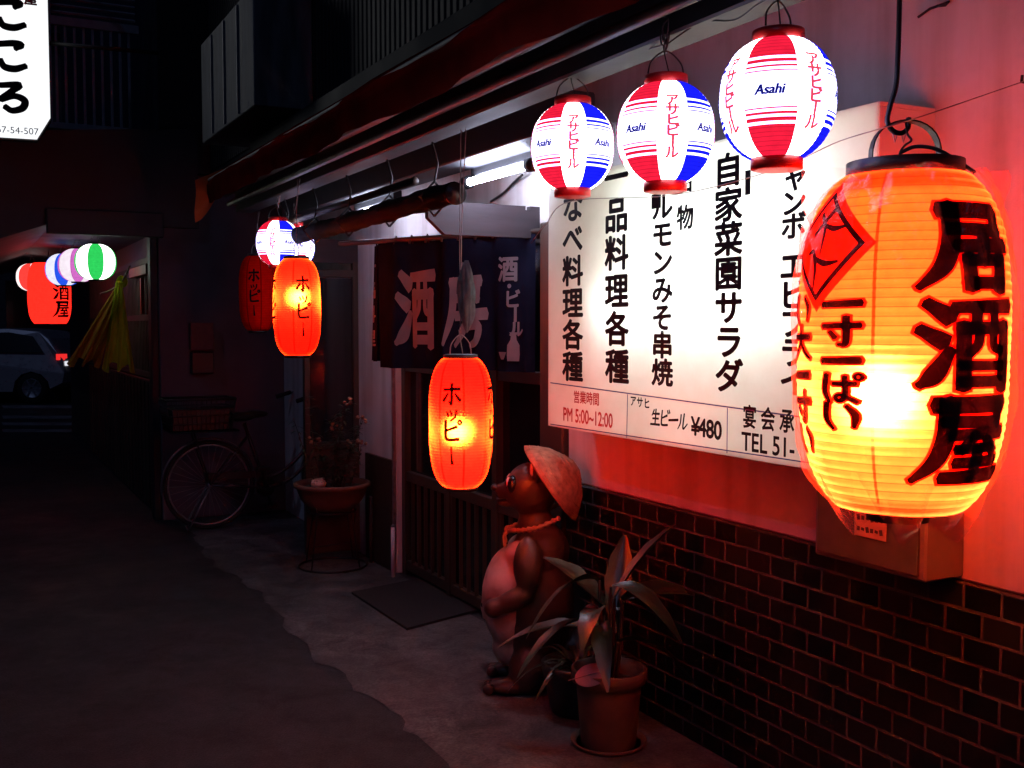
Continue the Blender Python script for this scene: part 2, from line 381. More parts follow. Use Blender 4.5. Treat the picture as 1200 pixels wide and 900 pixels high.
    def build(s, name, mat, parent=None, mats=None):
        me = bpy.data.meshes.new(name); me.from_pydata(s.v, [], s.f)
        me.polygons.foreach_set('use_smooth', s.smooth)
        if s.uv:
            ul = me.uv_layers.new(name='UVMap')
            for p in me.polygons:
                u = s.uv.get(p.index)
                if u:
                    for k, li in enumerate(p.loop_indices): ul.data[li].uv = u[k]
        me.update()
        bm = bmesh.new(); bm.from_mesh(me); bmesh.ops.recalc_face_normals(bm, faces=bm.faces[:]); bm.to_mesh(me); bm.free()
        me.materials.append(MT[mat] if isinstance(mat, str) else mat)
        o = bpy.data.objects.new(name, me); COL.objects.link(o)
        if parent: o.parent = parent
        return o
def tag(o, label, cat, group=None):
    o['label'] = label; o['category'] = cat
    if group: o['group'] = group
    return o
def struct(o, kind='structure'):
    o['kind'] = kind; return o
def thing(name, label, cat, loc=(0, 0, 0), rz=0.0, group=None):
    o = bpy.data.objects.new(name, None); COL.objects.link(o); o.empty_display_size = 0.1
    o.location = loc; o.rotation_euler = (0, 0, rz)
    return tag(o, label, cat, group)
def dup(o, loc, rz=None, label=None):
    """a copy of a thing with copies of its parts and sub-parts"""
    def rec(src, par):
        c = src.copy(); COL.objects.link(c)
        if par: c.parent = par
        for ch in [x for x in bpy.data.objects if x.parent == src]: rec(ch, c)
        return c
    r = rec(o, None); r.location = loc
    if rz is not None: r.rotation_euler = (0, 0, rz)
    if label: r['label'] = label
    return r
def blob(parts, voxel=0.012, smooth=6):
    """ellipsoids fused into one continuous skin"""
    mb = MB()
    for p in parts: mb.ell(*p)
    me = bpy.data.meshes.new('tmp'); me.from_pydata(mb.v, [], mb.f)
    bm = bmesh.new(); bm.from_mesh(me); bmesh.ops.recalc_face_normals(bm, faces=bm.faces[:]); bm.to_mesh(me); bm.free()
    o = bpy.data.objects.new('tmp', me); COL.objects.link(o)
    r = o.modifiers.new('r', 'REMESH'); r.mode = 'VOXEL'; r.voxel_size = voxel
    s = o.modifiers.new('s', 'SMOOTH'); s.iterations = smooth; s.factor = 0.5
    dg = bpy.context.evaluated_depsgraph_get()
    e = o.evaluated_get(dg).to_mesh()
    out = MB(); out.add([v.co.copy() for v in e.vertices], [list(p.vertices) for p in e.polygons], True)
    bpy.data.objects.remove(o); return out
def cr(pts, n=6):
    """Catmull-Rom through tuples of any length"""
    if len(pts) < 3: return [tuple(a + (b - a) * t / n for a, b in zip(pts[0], pts[1])) for t in range(n + 1)]
    out = []
    for i in range(len(pts) - 1):
        p0 = pts[max(i - 1, 0)]; p1 = pts[i]; p2 = pts[i + 1]; p3 = pts[min(i + 2, len(pts) - 1)]
        for k in range(n):
            t = k / n
            out.append(tuple(0.5 * (2 * b + (c - a) * t + (2 * a - 5 * b + 4 * c - d) * t * t + (3 * b - a - 3 * c + d) * t ** 3) for a, b, c, d in zip(p0, p1, p2, p3)))
    out.append(tuple(pts[-1])); return out

# ------------------------------------------------------------------ lettering
_gc = {}
def raw_text(body, off):
    k = (body, off)
    if k not in _gc:
        c = bpy.data.curves.new('t', 'FONT'); c.body = body; c.size = 1.0; c.offset = off; c.resolution_u = 5
        o = bpy.data.objects.new('t', c); COL.objects.link(o)
        bpy.context.view_layer.update()
        me = o.evaluated_get(bpy.context.evaluated_depsgraph_get()).to_mesh()
        _gc[k] = ([(v.co.x, v.co.y) for v in me.vertices], [list(p.vertices) for p in me.polygons])
        bpy.data.objects.remove(o); bpy.data.curves.remove(c)
    return _gc[k]
def _bb(vs): return min(x for x, y in vs), max(x for x, y in vs), min(y for x, y in vs), max(y for x, y in vs)
REF = _bb(raw_text('国', 0.0)[0]); RW = (REF[1] - REF[0]) * 1.12; RCX = (REF[0] + REF[1]) / 2; RCY = (REF[2] + REF[3]) / 2
def glyph(ch, off=0.02, vertical=True):
    """one character in a unit cell centred on the origin"""
    vs, fs = raw_text(ch, off)
    q = [((x - RCX) / RW, (y - RCY) / RW) for x, y in vs]
    if vertical and ch in 'ー~～': q = [(y, x) for x, y in q]
    if vertical and ch in 'ャッ': q = [(x + 0.06, y + 0.08) for x, y in q]
    return q, fs
def line(body, off=0.012):
    """a horizontal line of text centred on the origin, cap height 1"""
    vs, fs = raw_text(body, off); b = _bb(vs); h = _bb(raw_text('H', 0.0)[0]); hh = h[3] - h[2]
    return [((x - (b[0] + b[1]) / 2) / hh, (y - h[2]) / hh - 0.5) for x, y in vs], fs, (b[1] - b[0]) / hh
def dense(vs, fs, step):
    bm = bmesh.new(); bv = [bm.verts.new((x, y, 0)) for x, y in vs]
    for f in fs:
        try: bm.faces.new([bv[i] for i in f])
        except ValueError: pass
    b = _bb(vs)
    for ax, lo, hi in ((0, b[0], b[1]), (1, b[2], b[3])):
        k = math.floor(lo / step) + 1
        while k * step < hi:
            co = [0, 0, 0]; co[ax] = k * step; no = [0, 0, 0]; no[ax] = 1
            bmesh.ops.bisect_plane(bm, geom=bm.verts[:] + bm.edges[:] + bm.faces[:], plane_co=co, plane_no=no); k += 1
    bm.verts.index_update()
    r = [(v.co.x, v.co.y) for v in bm.verts], [[v.index for v in f.verts] for f in bm.faces]
    bm.free(); return r
def brush(strokes, grow=0.0):
    """strokes in a 100-box, y down: returns a list of (verts, faces) in a unit cell"""
    out = []
    for st in strokes:
        pts = [(x, y, w) for x, y, w in st]
        if len(pts) == 2:
            d = math.dist(pts[0][:2], pts[1][:2]); n = max(2, int(d / 5)); pts = cr(pts, n)
        else: pts = cr(pts, 6)
        Ls = []; Rs = []; n = len(pts)
        for i, (x, y, w) in enumerate(pts):
            a = pts[max(i - 1, 0)]; b = pts[min(i + 1, n - 1)]; tx, ty = b[0] - a[0], b[1] - a[1]; l = math.hypot(tx, ty) or 1
            tx, ty = tx / l, ty / l; h = w / 2 + grow
            ex = 0
            if i == 0: ex = -(h * 0.45 + grow * 0.5)
            if i == n - 1: ex = h * 0.45 + grow * 0.5
            Ls.append((x - ty * h + tx * ex, y + tx * h + ty * ex)); Rs.append((x + ty * h + tx * ex, y - tx * h + ty * ex))
        def cap(i, sg):
            x, y, w = pts[i]; a = pts[max(i - 1, 0)]; b = pts[min(i + 1, n - 1)]; tx, ty = b[0] - a[0], b[1] - a[1]; l = math.hypot(tx, ty) or 1
            h = w / 2 + grow; e = (h * 0.45 + grow * 0.5) + h * 0.35
            return (x + sg * tx / l * e, y + sg * ty / l * e)
        vs = [cap(0, -1)] + [p for lr in zip(Ls, Rs) for p in lr] + [cap(n - 1, 1)]
        fs = [[0, 1, 2]] + [[1 + 2 * i, 1 + 2 * i + 1, 1 + 2 * i + 3, 1 + 2 * i + 2] for i in range(n - 1)] + [[2 * n - 1, 2 * n, 2 * n + 1]]
        out.append(([(px / 100 - 0.5, 0.5 - py / 100) for px, py in vs], fs))
    return out
def ring(cx, cy, r, w): return [(cx + r * math.cos(2 * PI * k / 10), cy + r * math.sin(2 * PI * k / 10), w) for k in range(11)]
BR = {
 '居': [[(20,8,15),(92,8,15)], [(88,8,14),(86,34,13)], [(28,30,11),(90,31,11)], [(29,6,17),(28,42,16),(19,74,14),(-2,97,3)], [(36,50,11),(98,48,13)], [(66,36,12),(65,66,12)],
        [(46,64,12),(48,96,12)], [(44,66,10),(90,65,10)], [(87,64,14),(85,97,15)], [(46,92,10),(88,92,10)]],
 '酒': [[(6,4,8),(24,18,17)], [(0,34,8),(18,46,16)], [(0,97,4),(12,86,15),(26,58,7)], [(32,8,9),(100,6,13)], [(54,8,8),(53,32,8)], [(75,8,8),(76,32,8)], [(40,30,12),(40,98,12)],
        [(38,32,10),(95,31,10)], [(91,30,14),(90,99,15)], [(40,93,9),(90,93,9)], [(40,75,7),(90,75,7)], [(57,33,7),(55,50,7),(47,60,5)], [(74,33,7),(74,52,7),(84,57,6)]],
 '屋': [[(18,8,15),(92,7,16)], [(88,8,13),(86,28,12)], [(26,27,10),(88,28,10)], [(28,6,16),(26,44,15),(17,75,13),(-4,97,3)], [(34,43,9),(96,41,11)], [(58,44,8),(44,60,8)],
        [(40,60,8),(84,58,8)], [(73,48,7),(86,63,10)], [(64,60,11),(64,92,11)], [(40,76,9),(92,75,10)], [(28,94,11),(102,92,15)]],
 '一': [[(4,52,17),(96,48,21)]],
 '寸': [[(4,30,14),(96,27,17)], [(66,2,16),(66,84,15),(48,90,7)], [(24,50,10),(36,66,15)]],
 'ぱ': [[(14,6,13),(10,58,13),(22,94,7)], [(36,34,10),(88,31,12)], [(64,10,11),(66,70,12),(52,90,10),(40,80,8),(54,70,8),(92,90,11)], ring(98, 8, 9, 5)],
 'い': [[(14,10,14),(12,58,14),(30,90,6)], [(70,14,9),(90,42,16),(86,80,6)]],
 'ホ': [[(12,28,8),(90,25,11)], [(52,4,10),(52,88,10),(40,82,3)], [(32,46,5),(12,76,11)], [(70,46,5),(92,74,12)]],
 'ッ': [[(24,40,5),(32,58,9)], [(46,34,5),(54,52,9)], [(82,32,9),(74,66,7),(48,88,3)]],
 'ピ': [[(24,6,9),(23,74,10),(36,88,9),(86,85,9)], [(76,30,10),(26,48,5)], ring(92, 10, 8, 5)],
 'ー': [[(50,4,4),(51,50,8),(53,94,15)]],
 '房': [[(44,-4,8),(60,6,13)], [(16,16,9),(88,14,11)], [(84,16,10),(82,38,9)], [(22,37,8),(84,37,8)], [(21,16,12),(19,55,12),(0,96,3)], [(54,44,7),(62,54,11)], [(30,60,9),(98,57,12)],
        [(54,60,9),(46,80,8),(28,98,3)], [(50,74,8),(84,72,10),(80,92,9),(64,98,4)]],
 'こ': [[(22,16,8),(58,11,10),(80,15,11),(66,26,4)], [(20,70,5),(30,88,10),(60,92,11),(88,82,7)]],
 'ろ': [[(22,16,7),(72,12,10),(48,34,8),(16,62,7),(56,48,8),(86,60,11),(80,84,11),(50,95,8),(32,86,7)]],
 'ビ': [[(24,6,9),(23,74,10),(36,88,9),(86,85,9)], [(76,30,10),(26,48,5)], [(78,2,5),(86,16,8)], [(94,-2,5),(102,12,8)]],
 'ル': [[(30,14,8),(28,60,8),(8,94,3)], [(60,8,9),(58,90,9),(96,62,4)]],
 '生': [[(32,8,8),(14,38,5)], [(22,30,7),(88,27,9)], [(24,58,7),(82,56,8)], [(52,4,9),(52,92,9)], [(6,93,8),(98,91,10)]],
 '大': [[(4,34,12),(98,31,16)], [(50,2,13),(46,50,13),(2,98,4)], [(52,44,8),(72,76,13),(104,98,5)]],
 '入': [[(34,4,8),(52,14,13),(38,56,13),(0,98,4)], [(50,34,9),(70,72,14),(106,98,5)]],
}
def shifts(d):
    return [(0, 0)] + [(d * math.cos(PI / 4 * k), d * math.sin(PI / 4 * k)) for k in range(8)]
def put_flat(mb, vs, fs, O, U, V, sx, sy, lift=Vector((0, 0, 0)), shear=0.0):
    mb.add([O + U * ((x + shear * y) * sx) + V * (y * sy) + lift for x, y in vs], fs)
def bold_glyph(mb, ch, O, U, V, sx, sy, nrm, off=0.022, vertical=True):
    vs, fs = glyph(ch, 0.0, vertical)
    for i, (dx, dy) in enumerate(shifts(off)): put_flat(mb, [(x + dx, y + dy) for x, y in vs], fs, O, U, V, sx, sy, nrm + Vector((0, -0.00004 * i, 0)))

# =================================================================== THE SETTING
mb = MB(); mb.add([(-120, -90, 0), (60, -90, 0), (60, 40, 0), (-120, 40, 0)], [[0, 1, 2, 3]])
struct(mb.build('ground', 'asphalt'))
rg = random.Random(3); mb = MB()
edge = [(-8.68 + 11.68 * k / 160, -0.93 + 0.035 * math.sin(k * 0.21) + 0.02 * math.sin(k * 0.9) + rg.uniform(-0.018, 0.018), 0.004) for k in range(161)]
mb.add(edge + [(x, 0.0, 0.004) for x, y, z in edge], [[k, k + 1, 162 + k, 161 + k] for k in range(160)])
struct(mb.build('pavement', 'concrete_light_pool'))  # concrete apron; its width and pale tone also paint the light pool
# crosswalk far down the street
mb = MB()
for k in range(4):
    y0 = 475 + k * 8 + (k > 0) * 4
    a = [atZ(2, y0, 0.006), atZ(84, y0, 0.006), atZ(84, y0 + 3.5, 0.006), atZ(4, y0 + 3.5, 0.006)]
    mb.add(a, [[0, 1, 2, 3]])
struct(mb.build('crosswalk', pmat('worn_road_paint', (0.22, 0.22, 0.21), 0.8, var=0.6, scale=3)))

# ---- the tavern: one building with its parts
XN = -8.7
tav = thing('tavern_building', 'low tavern with white plaster wall above dark brown tiles and an overhanging upper floor', 'building', (-4, 0, 0))
def tp(mb, name, mat, par=None):                 # part of the tavern, built in world coordinates
    mb.xf(Matrix.Translation((4, 0, 0))); return mb.build(name, mat, par or tav)
mb = MB(); mb.box2((-4.05, 0.0, 0.86), (2.5, 0.16, 2.75)); mb.box2((-6.15, 0.0, 2.02), (-4.052, 0.16, 2.75)); mb.box2((-8.70, 0.0, 0.0), (-6.152, 0.16, 2.75))
tp(mb, 'plaster_wall', 'plaster')
mb = MB(); mb.box2((-4.05, -0.012, 0.0), (2.5, 0.15, 0.857)); tp(mb, 'tiled_dado', 'tile')
mb = MB(); mb.box2((-4.26, -0.03, 0.0), (-4.052, 0.14, 2.02)); tp(mb, 'door_post', 'darkwood')
# sliding doors
mb = MB()
for x in (-6.12, -5.45, -4.86, -4.29): mb.box((x, 0.06, 1.0), (0.055, 0.05, 2.0))
for z in (0.06, 0.62, 1.3, 1.97): mb.box((-5.2, 0.063, z), (1.85, 0.042, 0.06))
for x in [-6.0 + 0.1 * k for k in range(18)]: mb.box((x, 0.05, 0.34), (0.012, 0.02, 0.52))
dr = tp(mb, 'sliding_door', 'darkwood')
mb = MB(); mb.box2((-6.14, 0.075, 0.02), (-4.27, 0.085, 2.0)); tp(mb, 'door_glass', 'glass', dr)
mb = MB(); mb.box((-6.16, -0.012, 1.0), (0.018, 0.02, 2.0)); tp(mb, 'metal_edge', 'steel')
mb = MB(); mb.box((-6.42, -0.012, 0.36), (0.48, 0.02, 0.70)); tp(mb, 'skirting_board', 'darkwood')
mb = MB(); mb.box((-7.82, -0.03, 1.0), (0.10, 0.05, 2.0)); tp(mb, 'yellow_post', pmat('ochre_paint', (0.30, 0.20, 0.03), 0.6))
# upper storey, soffit
mb = MB(); mb.box2((-8.68, -0.58, 2.78), (2.5, 0.0, 6.2))
def boards():
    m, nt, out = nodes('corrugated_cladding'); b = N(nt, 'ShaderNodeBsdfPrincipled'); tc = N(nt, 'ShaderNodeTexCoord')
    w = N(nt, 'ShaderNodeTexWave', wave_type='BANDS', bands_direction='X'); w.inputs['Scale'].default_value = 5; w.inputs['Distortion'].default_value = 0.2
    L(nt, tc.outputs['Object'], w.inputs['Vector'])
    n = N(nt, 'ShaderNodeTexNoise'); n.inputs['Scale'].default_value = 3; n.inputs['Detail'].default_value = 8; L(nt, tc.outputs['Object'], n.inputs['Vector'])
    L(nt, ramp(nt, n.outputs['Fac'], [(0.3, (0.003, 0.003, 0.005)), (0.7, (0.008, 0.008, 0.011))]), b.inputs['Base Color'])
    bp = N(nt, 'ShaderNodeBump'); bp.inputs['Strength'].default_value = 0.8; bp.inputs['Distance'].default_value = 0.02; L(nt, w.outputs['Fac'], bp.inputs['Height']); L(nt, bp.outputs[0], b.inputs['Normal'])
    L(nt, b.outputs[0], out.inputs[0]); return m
MT['clad'] = boards()
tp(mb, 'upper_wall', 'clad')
mb = MB(); mb.box2((-8.68, -0.575, 2.752), (2.5, 0.16, 2.776)); tp(mb, 'soffit', 'eave')
mb = MB(); mb.box2((-6.9, -0.80, 2.28), (2.4, -0.69, 2.42)); mb.box2((-6.9, -0.70, 2.42), (2.4, -0.60, 2.74))
bmx = tp(mb, 'eave_beam', 'eave')
mb = MB(); mb.box2((-6.80, -0.44, 2.275), (-3.40, -0.27, 2.42)); tp(mb, 'lamp_trunking', 'eave')
mb = MB()
for x in (-6.4, -5.2, -3.8):
    mb = MB(); mb.box((x, -0.36, 2.585), (0.04, 0.04, 0.334)); mb.box((x, -0.20, 2.60), (0.035, 0.36, 0.035)); tp(mb, 'trunking_bracket', 'blackmetal')
mb = MB(); mb.tube([(-6.9, -0.84, 2.33), (2.4, -0.84, 2.33)], 0.018); mb.tube([(-6.9, -0.86, 2.40), (2.4, -0.86, 2.40)], 0.026); tp(mb, 'conduit', 'blackmetal')
# bracket boards either side of the doorway, chamfered at the outer foot
for x, y0, z0, z1 in ((-4.33, -0.56, 1.955, 2.10), (-6.85, -0.40, 1.97, 2.125)):
    mb = MB(); pl = [(0.0, z0), (0.0, z1), (y0, z1), (y0, z0 + 0.07), (y0 + 0.08, z0)]
    if x > -5: pl = [(0.0, z0), (0.0, z1), (-0.05, z1), (-0.05, z1 - 0.018), (-0.075, z1 - 0.018), (-0.075, z1), (y0, z1), (y0, z0 + 0.07), (y0 + 0.08, z0)]
    mb.prism(pl, -0.018, 0.018)
    mb.xf(Matrix(((0, 0, 1, x), (1, 0, 0, 0), (0, 1, 0, 0), (0, 0, 0, 1)))); tp(mb, 'bracket_board', 'board')
# glazed windbreak left of the doorway
mb = MB()
for y in (-0.02, -0.36): mb.box((-6.85, y, 1.0), (0.05, 0.035, 1.96))
for z in (0.05, 0.75, 1.90): mb.box((-6.85, -0.19, z), (0.046, 0.31, 0.05))
mb.box((-6.85, -0.19, 0.40), (0.02, 0.31, 0.66))
wb = tp(mb, 'windbreak_frame', 'darkwood')
mb = MB(); mb.box((-6.85, -0.19, 1.32), (0.008, 0.31, 1.1)); tp(mb, 'windbreak_glass', 'glass', wb)
# shutter box on the upper floor
mb = MB(); mb.box2((-7.3, -0.92, 2.765), (-5.90, -0.585, 3.42))
sb = tp(mb, 'shutter_box', pmat('galvanised_sheet', (0.11, 0.12, 0.13), 0.6, 0.0, var=0.5, scale=6, stretch=(3, 3, 0.5)))
mb = MB()
for x in (-6.25, -6.6, -6.95):
    mb = MB(); mb.box((x, -0.9265, 3.09), (0.012, 0.012, 0.62)); tp(mb, 'shutter_box_rib', 'steel', sb)
# wall hairline cable loop at the top right, crack lower right
p0 = atY(1072, 20, -0.012)
mb = MB(); mb.tube([atY(x, y, -0.015) for x, y in ((1076, 20), (1090, 10), (1105, 5), (1112, 2), (1108, 6), (1098, 7))], 0.004, 6); tp(mb, 'cable_tail', 'wire'); mb = MB(); mb.tube([atY(x, y, -0.03) for x, y in ((1198, 88), (1197, 96), (1202, 97), (1203, 92))], 0.004, 6); tp(mb, 'wall_hook', 'wire')

# ---- tavern awning
aw = thing('awning', 'dark red canvas awning along the eave with a drooping far end', 'awning', (-4, -0.7, 2.3))
def aloc(m): m.xf(Matrix.Translation((4, 0.7, -2.3))); return m
AX0, AX1 = -7.05, 2.2
def awfn(u, v):
    x = AX0 + (AX1 - AX0) * u
    prof = [(-0.60, 2.71), (-0.72, 2.655), (-0.84, 2.58), (-0.945, 2.50), (-0.965, 2.46), (-0.96, 2.405), (-0.95, 2.35)]
    t = v * 6; i = min(int(t), 5); f = t - i
    y = prof[i][0] + (prof[i + 1][0] - prof[i][0]) * f; z = prof[i][1] + (prof[i + 1][1] - prof[i][1]) * f
    sag = 0.015 * math.sin(x * 5.1) * v + 0.008 * math.sin(x * 17 + 1) * v * v
    return (x, y + sag, z - 0.02 * abs(math.sin(x * 2.2)) * v)
aloc(mb := MB()).grid(awfn, 150, 12); aloc(mb).build('canvas', 'canvas', aw)
mb = MB()
mb.grid(lambda u, v: (-7.06 + 0.03 * math.sin(v * 6), -0.62 - 0.40 * u, 2.68 - 0.19 * u - v * (0.02 + 0.24 * u + 0.03 * math.sin(u * 9))), 12, 8); aloc(mb).build('end_flap', cloth('lantern_lit_canvas', (0.62, 0.12, 0.04), 0.5, 0.3, 5), aw)  # awning end coloured orange for the lantern light falling on it
mb = MB(); mb.tube([(AX0, -0.93, 2.492), (AX1, -0.93, 2.492)], 0.014); aloc(mb).build('front_bar', 'steel', aw)

# ---- rolled blind under the eave with its ties
RB = thing('rolled_blind', 'long dark rolled reed blind tied under the eave over the doorway', 'blind', (-5.07, -0.70, 2.0))
mb = MB(); n = 60
pts = [(-1.38 + 2.73 * k / n, 0.012 * math.sin(k * 0.1), 0.055 + 0.004 * math.sin(k * 0.13) - 0.05 * 0) for k in range(n + 1)]
mb.tube(pts, [0.044 + 0.002 * math.sin(k * 1.7) + 0.003 * math.sin(k * 0.6) for k in range(n + 1)], 18)
mb.build('reed_roll', pmat('dark_reed', (0.004, 0.004, 0.005), 0.9, spec=0.15, var=0.5, scale=50, bump=0.9, stretch=(0.3, 3, 3)), RB)
mb = MB(); mb.tube([(1.345, 0, 0.055), (1.36, 0, 0.055)], 0.043, 18); mb.tube([(1.35, 0, 0.055), (1.362, 0, 0.055)], 0.03, 18); mb.build('roll_end', 'blackmetal', RB)
mb = MB(); mb.tube([(-1.3, 0.02, 0.15), (0.9, 0.02, 0.16)], 0.018); mb.build('top_rail', 'darkwood', RB)
for x in (-1.0, -0.45, 0.1, 0.65, 1.15):
    mb = MB(); mb.tube([(x, 0, -0.012), (x + 0.004, -0.066, 0.06), (x, 0.0, 0.125), (x + 0.01, 0.01, 0.20), (x, -0.02, 0.32)], 0.005, 6)
    mb.tube([(x, 0, -0.012), (x, 0.066, 0.06), (x, 0, 0.125)], 0.005, 6); mb.build('tie', 'wire', RB)
# ---- fluorescent tubes
for i, (x0, x1) in enumerate(((-4.46, -3.84), (-6.10, -5.48))):
    ft = thing('fluorescent_lamp', ['bright white tube lamp on the upper wall beside the white menu board', 'bright white tube lamp above the doorway, mostly behind the rolled blind'][i], 'lamp', ((x0 + x1) / 2, -0.30, 2.21), 0, 'tube lamps under the eave')
    h = (x1 - x0) / 2
    mb = MB(); mb.tube([(-h + 0.02, 0, 0), (h - 0.02, 0, 0)], 0.0165, 14); mb.build('glass_tube', emit('tube_glow', (0.70, 0.74, 1.0), (105.0, 45.0)[i]), ft)
    for s in (-1, 1): mb = MB(); mb.tube([(s * (h - 0.025), 0, 0), (s * (h + 0.03), 0, 0)], 0.03, 14); mb.build('end_holder', 'blackmetal', ft)
    mb = MB(); mb.box((0, 0.05, 0.055), (2 * h + 0.04, 0.05, 0.05)); mb.box((0, 0.18, 0.055), (0.06, 0.235, 0.03)); mb.build('batten', 'blackmetal', ft)
mb = MB(); mb.tube([tuple(p) for p in cr([tuple(atY(575, 236, -0.02)), tuple(atY(590, 226, -0.02)), tuple(atY(602, 214, -0.025)), tuple(atY(612, 205, -0.05))])], 0.006)
tag(mb.build('cable', 'wire'), 'thin black cable curving up the white wall to the tube lamp', 'cable')

# ---- menu board light box
SX0, SX1, SY, SZ0, SZ1 = atY(643, 300, -0.215).x, atY(1027, 300, -0.215).x, -0.215, 0, 0
c_lb = atY(643, 499, SY); c_rt = atY(1027, 119, SY); SZ0 = c_lb.z; SZ1 = c_rt.z
sg = thing('menu_board', 'large white light box menu with dark columns of writing behind the striped lanterns', 'sign', ((SX0 + SX1) / 2, -0.11, SZ0))
OFF = Matrix.Translation((-(SX0 + SX1) / 2, 0.11, -SZ0))
mb = MB(); w = 0.006
mb.box2((SX0, SY + 0.004, SZ0), (SX1, -0.002, SZ0 + 0.012)); mb.box2((SX0, SY + 0.004, SZ1 - 0.012), (SX1, -0.002, SZ1))
mb.box2((SX0, SY + 0.004, SZ0 + 0.0125), (SX0 + 0.012, -0.002, SZ1 - 0.0125)); mb.box2((SX1 - 0.012, SY + 0.004, SZ0 + 0.0125), (SX1, -0.002, SZ1 - 0.0125)); mb.box2((SX0 + 0.013, -0.02, SZ0 + 0.013), (SX1 - 0.013, -0.004, SZ1 - 0.013))
mb.xf(OFF).build('casing', 'casing', sg)
mb = MB(); mb.add([(SX0 + 0.002, SY - 0.002, SZ0 + 0.002), (SX1 - 0.002, SY - 0.002, SZ0 + 0.002), (SX1 - 0.002, SY - 0.002, SZ1 - 0.002), (SX0 + 0.002, SY - 0.002, SZ1 - 0.002)], [[0, 1, 2, 3]]); mb.xf(OFF).build('face_panel', 'panel', sg)
for z, x0, x1, s in ((SZ1 - 0.20, SX0 + 0.55, SX1 - 0.20, 38.0), (SZ1 - 0.52, SX0 + 0.35, SX1 - 0.30, 36.0)):
    mb = MB(); mb.tube([(x0, -0.10, z), (x1, -0.10, z)], 0.016, 10); mb.xf(OFF).build('inner_tube', emit('inner_tube_glow', (0.86, 1.0, 1.0), s), sg)
NS = Vector((0, SY - 0.0036, 0)); UX = Vector((1, 0, 0)); UZ = Vector((0, 0, 1))
def sp(px, py): return atY(px, py, SY - 0.0036)
def column(chars, top, bot, size, mat='signink', off=0.036, wid=1.0):
    """chars spaced evenly from pixel top to pixel bottom of the column on the board's face"""
    mb = MB(); a = sp(*top); b = sp(*bot)
    for k, ch in enumerate(chars):
        if ch == ' ': continue
        O = a + (b - a) * (k / (len(chars) - 1)); bold_glyph(mb, ch, O, UX, UZ, size * wid, size, Vector((0, -0.0003 * (k % 2), 0)), off)
    return mb.xf(OFF).build('lettering', mat, sg)
column('なべ料理各種', (671, 243), (671, 430), 0.116, wid=1.30)
column('一品料理各種', (722, 208), (723, 430), 0.124, wid=1.22)
column('ホルモンみそ串焼', (776, 210), (776, 437), 0.092, wid=1.30)
column('名物', (803, 212), (803, 255), 0.080, wid=1.1)
column('自家菜園サラダ', (853, 200), (854, 441), 0.104, wid=1.28)
column('ジャンボ', (930, 183), (930, 265), 0.078, wid=1.30)
column('エビフライ', (930, 312), (930, 447), 0.089, wid=1.30)
def spline(px, py, body, h, mat, off=0.012, wid=1.0, shear=0.0):
    vs, fs, wd = line(body, 0.0); mb = MB()
    for i, (dx, dy) in enumerate(shifts(off * 2.2)): put_flat(mb, [(x + dx, y + dy) for x, y in vs], fs, sp(px, py), UX, UZ, h * wid, h, Vector((0, -0.0002 - 0.00004 * i, 0)), shear)
    return mb.xf(OFF).build('lettering', mat, sg)
spline(687, 467, '営業時間', 0.036, 'redvinyl', 0.014, 0.92)
spline(688, 489, 'PM 5:00~12:00', 0.052, 'redvinyl', 0.014, 0.80)
spline(900, 492, '宴 会 承', 0.052, 'signink', 0.016, 0.86)
spline(899, 521, 'TEL 51-', 0.056, 'signink', 0.012, 0.92)
def handw(chars, x0, y0, x1, y1, s):
    mb = MB(); a = sp(x0, y0); b = sp(x1, y1)
    for k, ch in enumerate(chars):
        O = a + (b - a) * (k / (len(chars) - 1))
        if ch in BR:
            for j, (vs, fs) in enumerate(brush(BR[ch] if ch != 'ー' else [[(6, 54, 9), (94, 46, 11)]], 2.5)): put_flat(mb, vs, fs, O, UX, UZ, s * 0.95, s, Vector((0, -0.0001 * j, 0)), 0.12)
        else: bold_glyph(mb, ch, O, UX, UZ, s, s, Vector((0, 0, 0)), 0.03, False)
    return mb.xf(OFF).build('lettering', 'signink', sg)
handw('アサヒ', 742, 470, 758, 473, 0.038)
handw('生ビール', 768, 489, 800, 494, 0.060)
handw('¥480', 819, 500, 846, 504.5, 0.078)
mb = MB()
def thinline(a, b, t=0.0045):
    A = sp(*a); B = sp(*b); d = (B - A).normalized(); nn = Vector((-d.z, 0, d.x)) * (t / 2)
    mb.add([A + nn, B + nn, B - nn, A - nn], [[0, 1, 2, 3]])
thinline((645, 448.5), (1040, 502.5)); thinline((735.5, 462), (734.5, 513)); thinline((852.5, 478), (852, 531)); thinline((645, 497), (1040, 556), 0.004)
mb.v = [(x, y - 0.0004, z) for x, y, z in mb.v]; mb.xf(OFF).build('ruled_line', 'bluevinyl', sg)
# small mark near the top of the board
mb = MB(); a = sp(877, 214); mb.box((a.x, a.y - 0.002, a.z), (0.022, 0.004, 0.075)); mb.xf(OFF).build('tape', 'signink', sg); mb = MB(); a = sp(770, 236); mb.box((a.x, a.y - 0.004, a.z), (0.05, 0.006, 0.05)); mb.xf(OFF).build('tape', 'signink', sg)

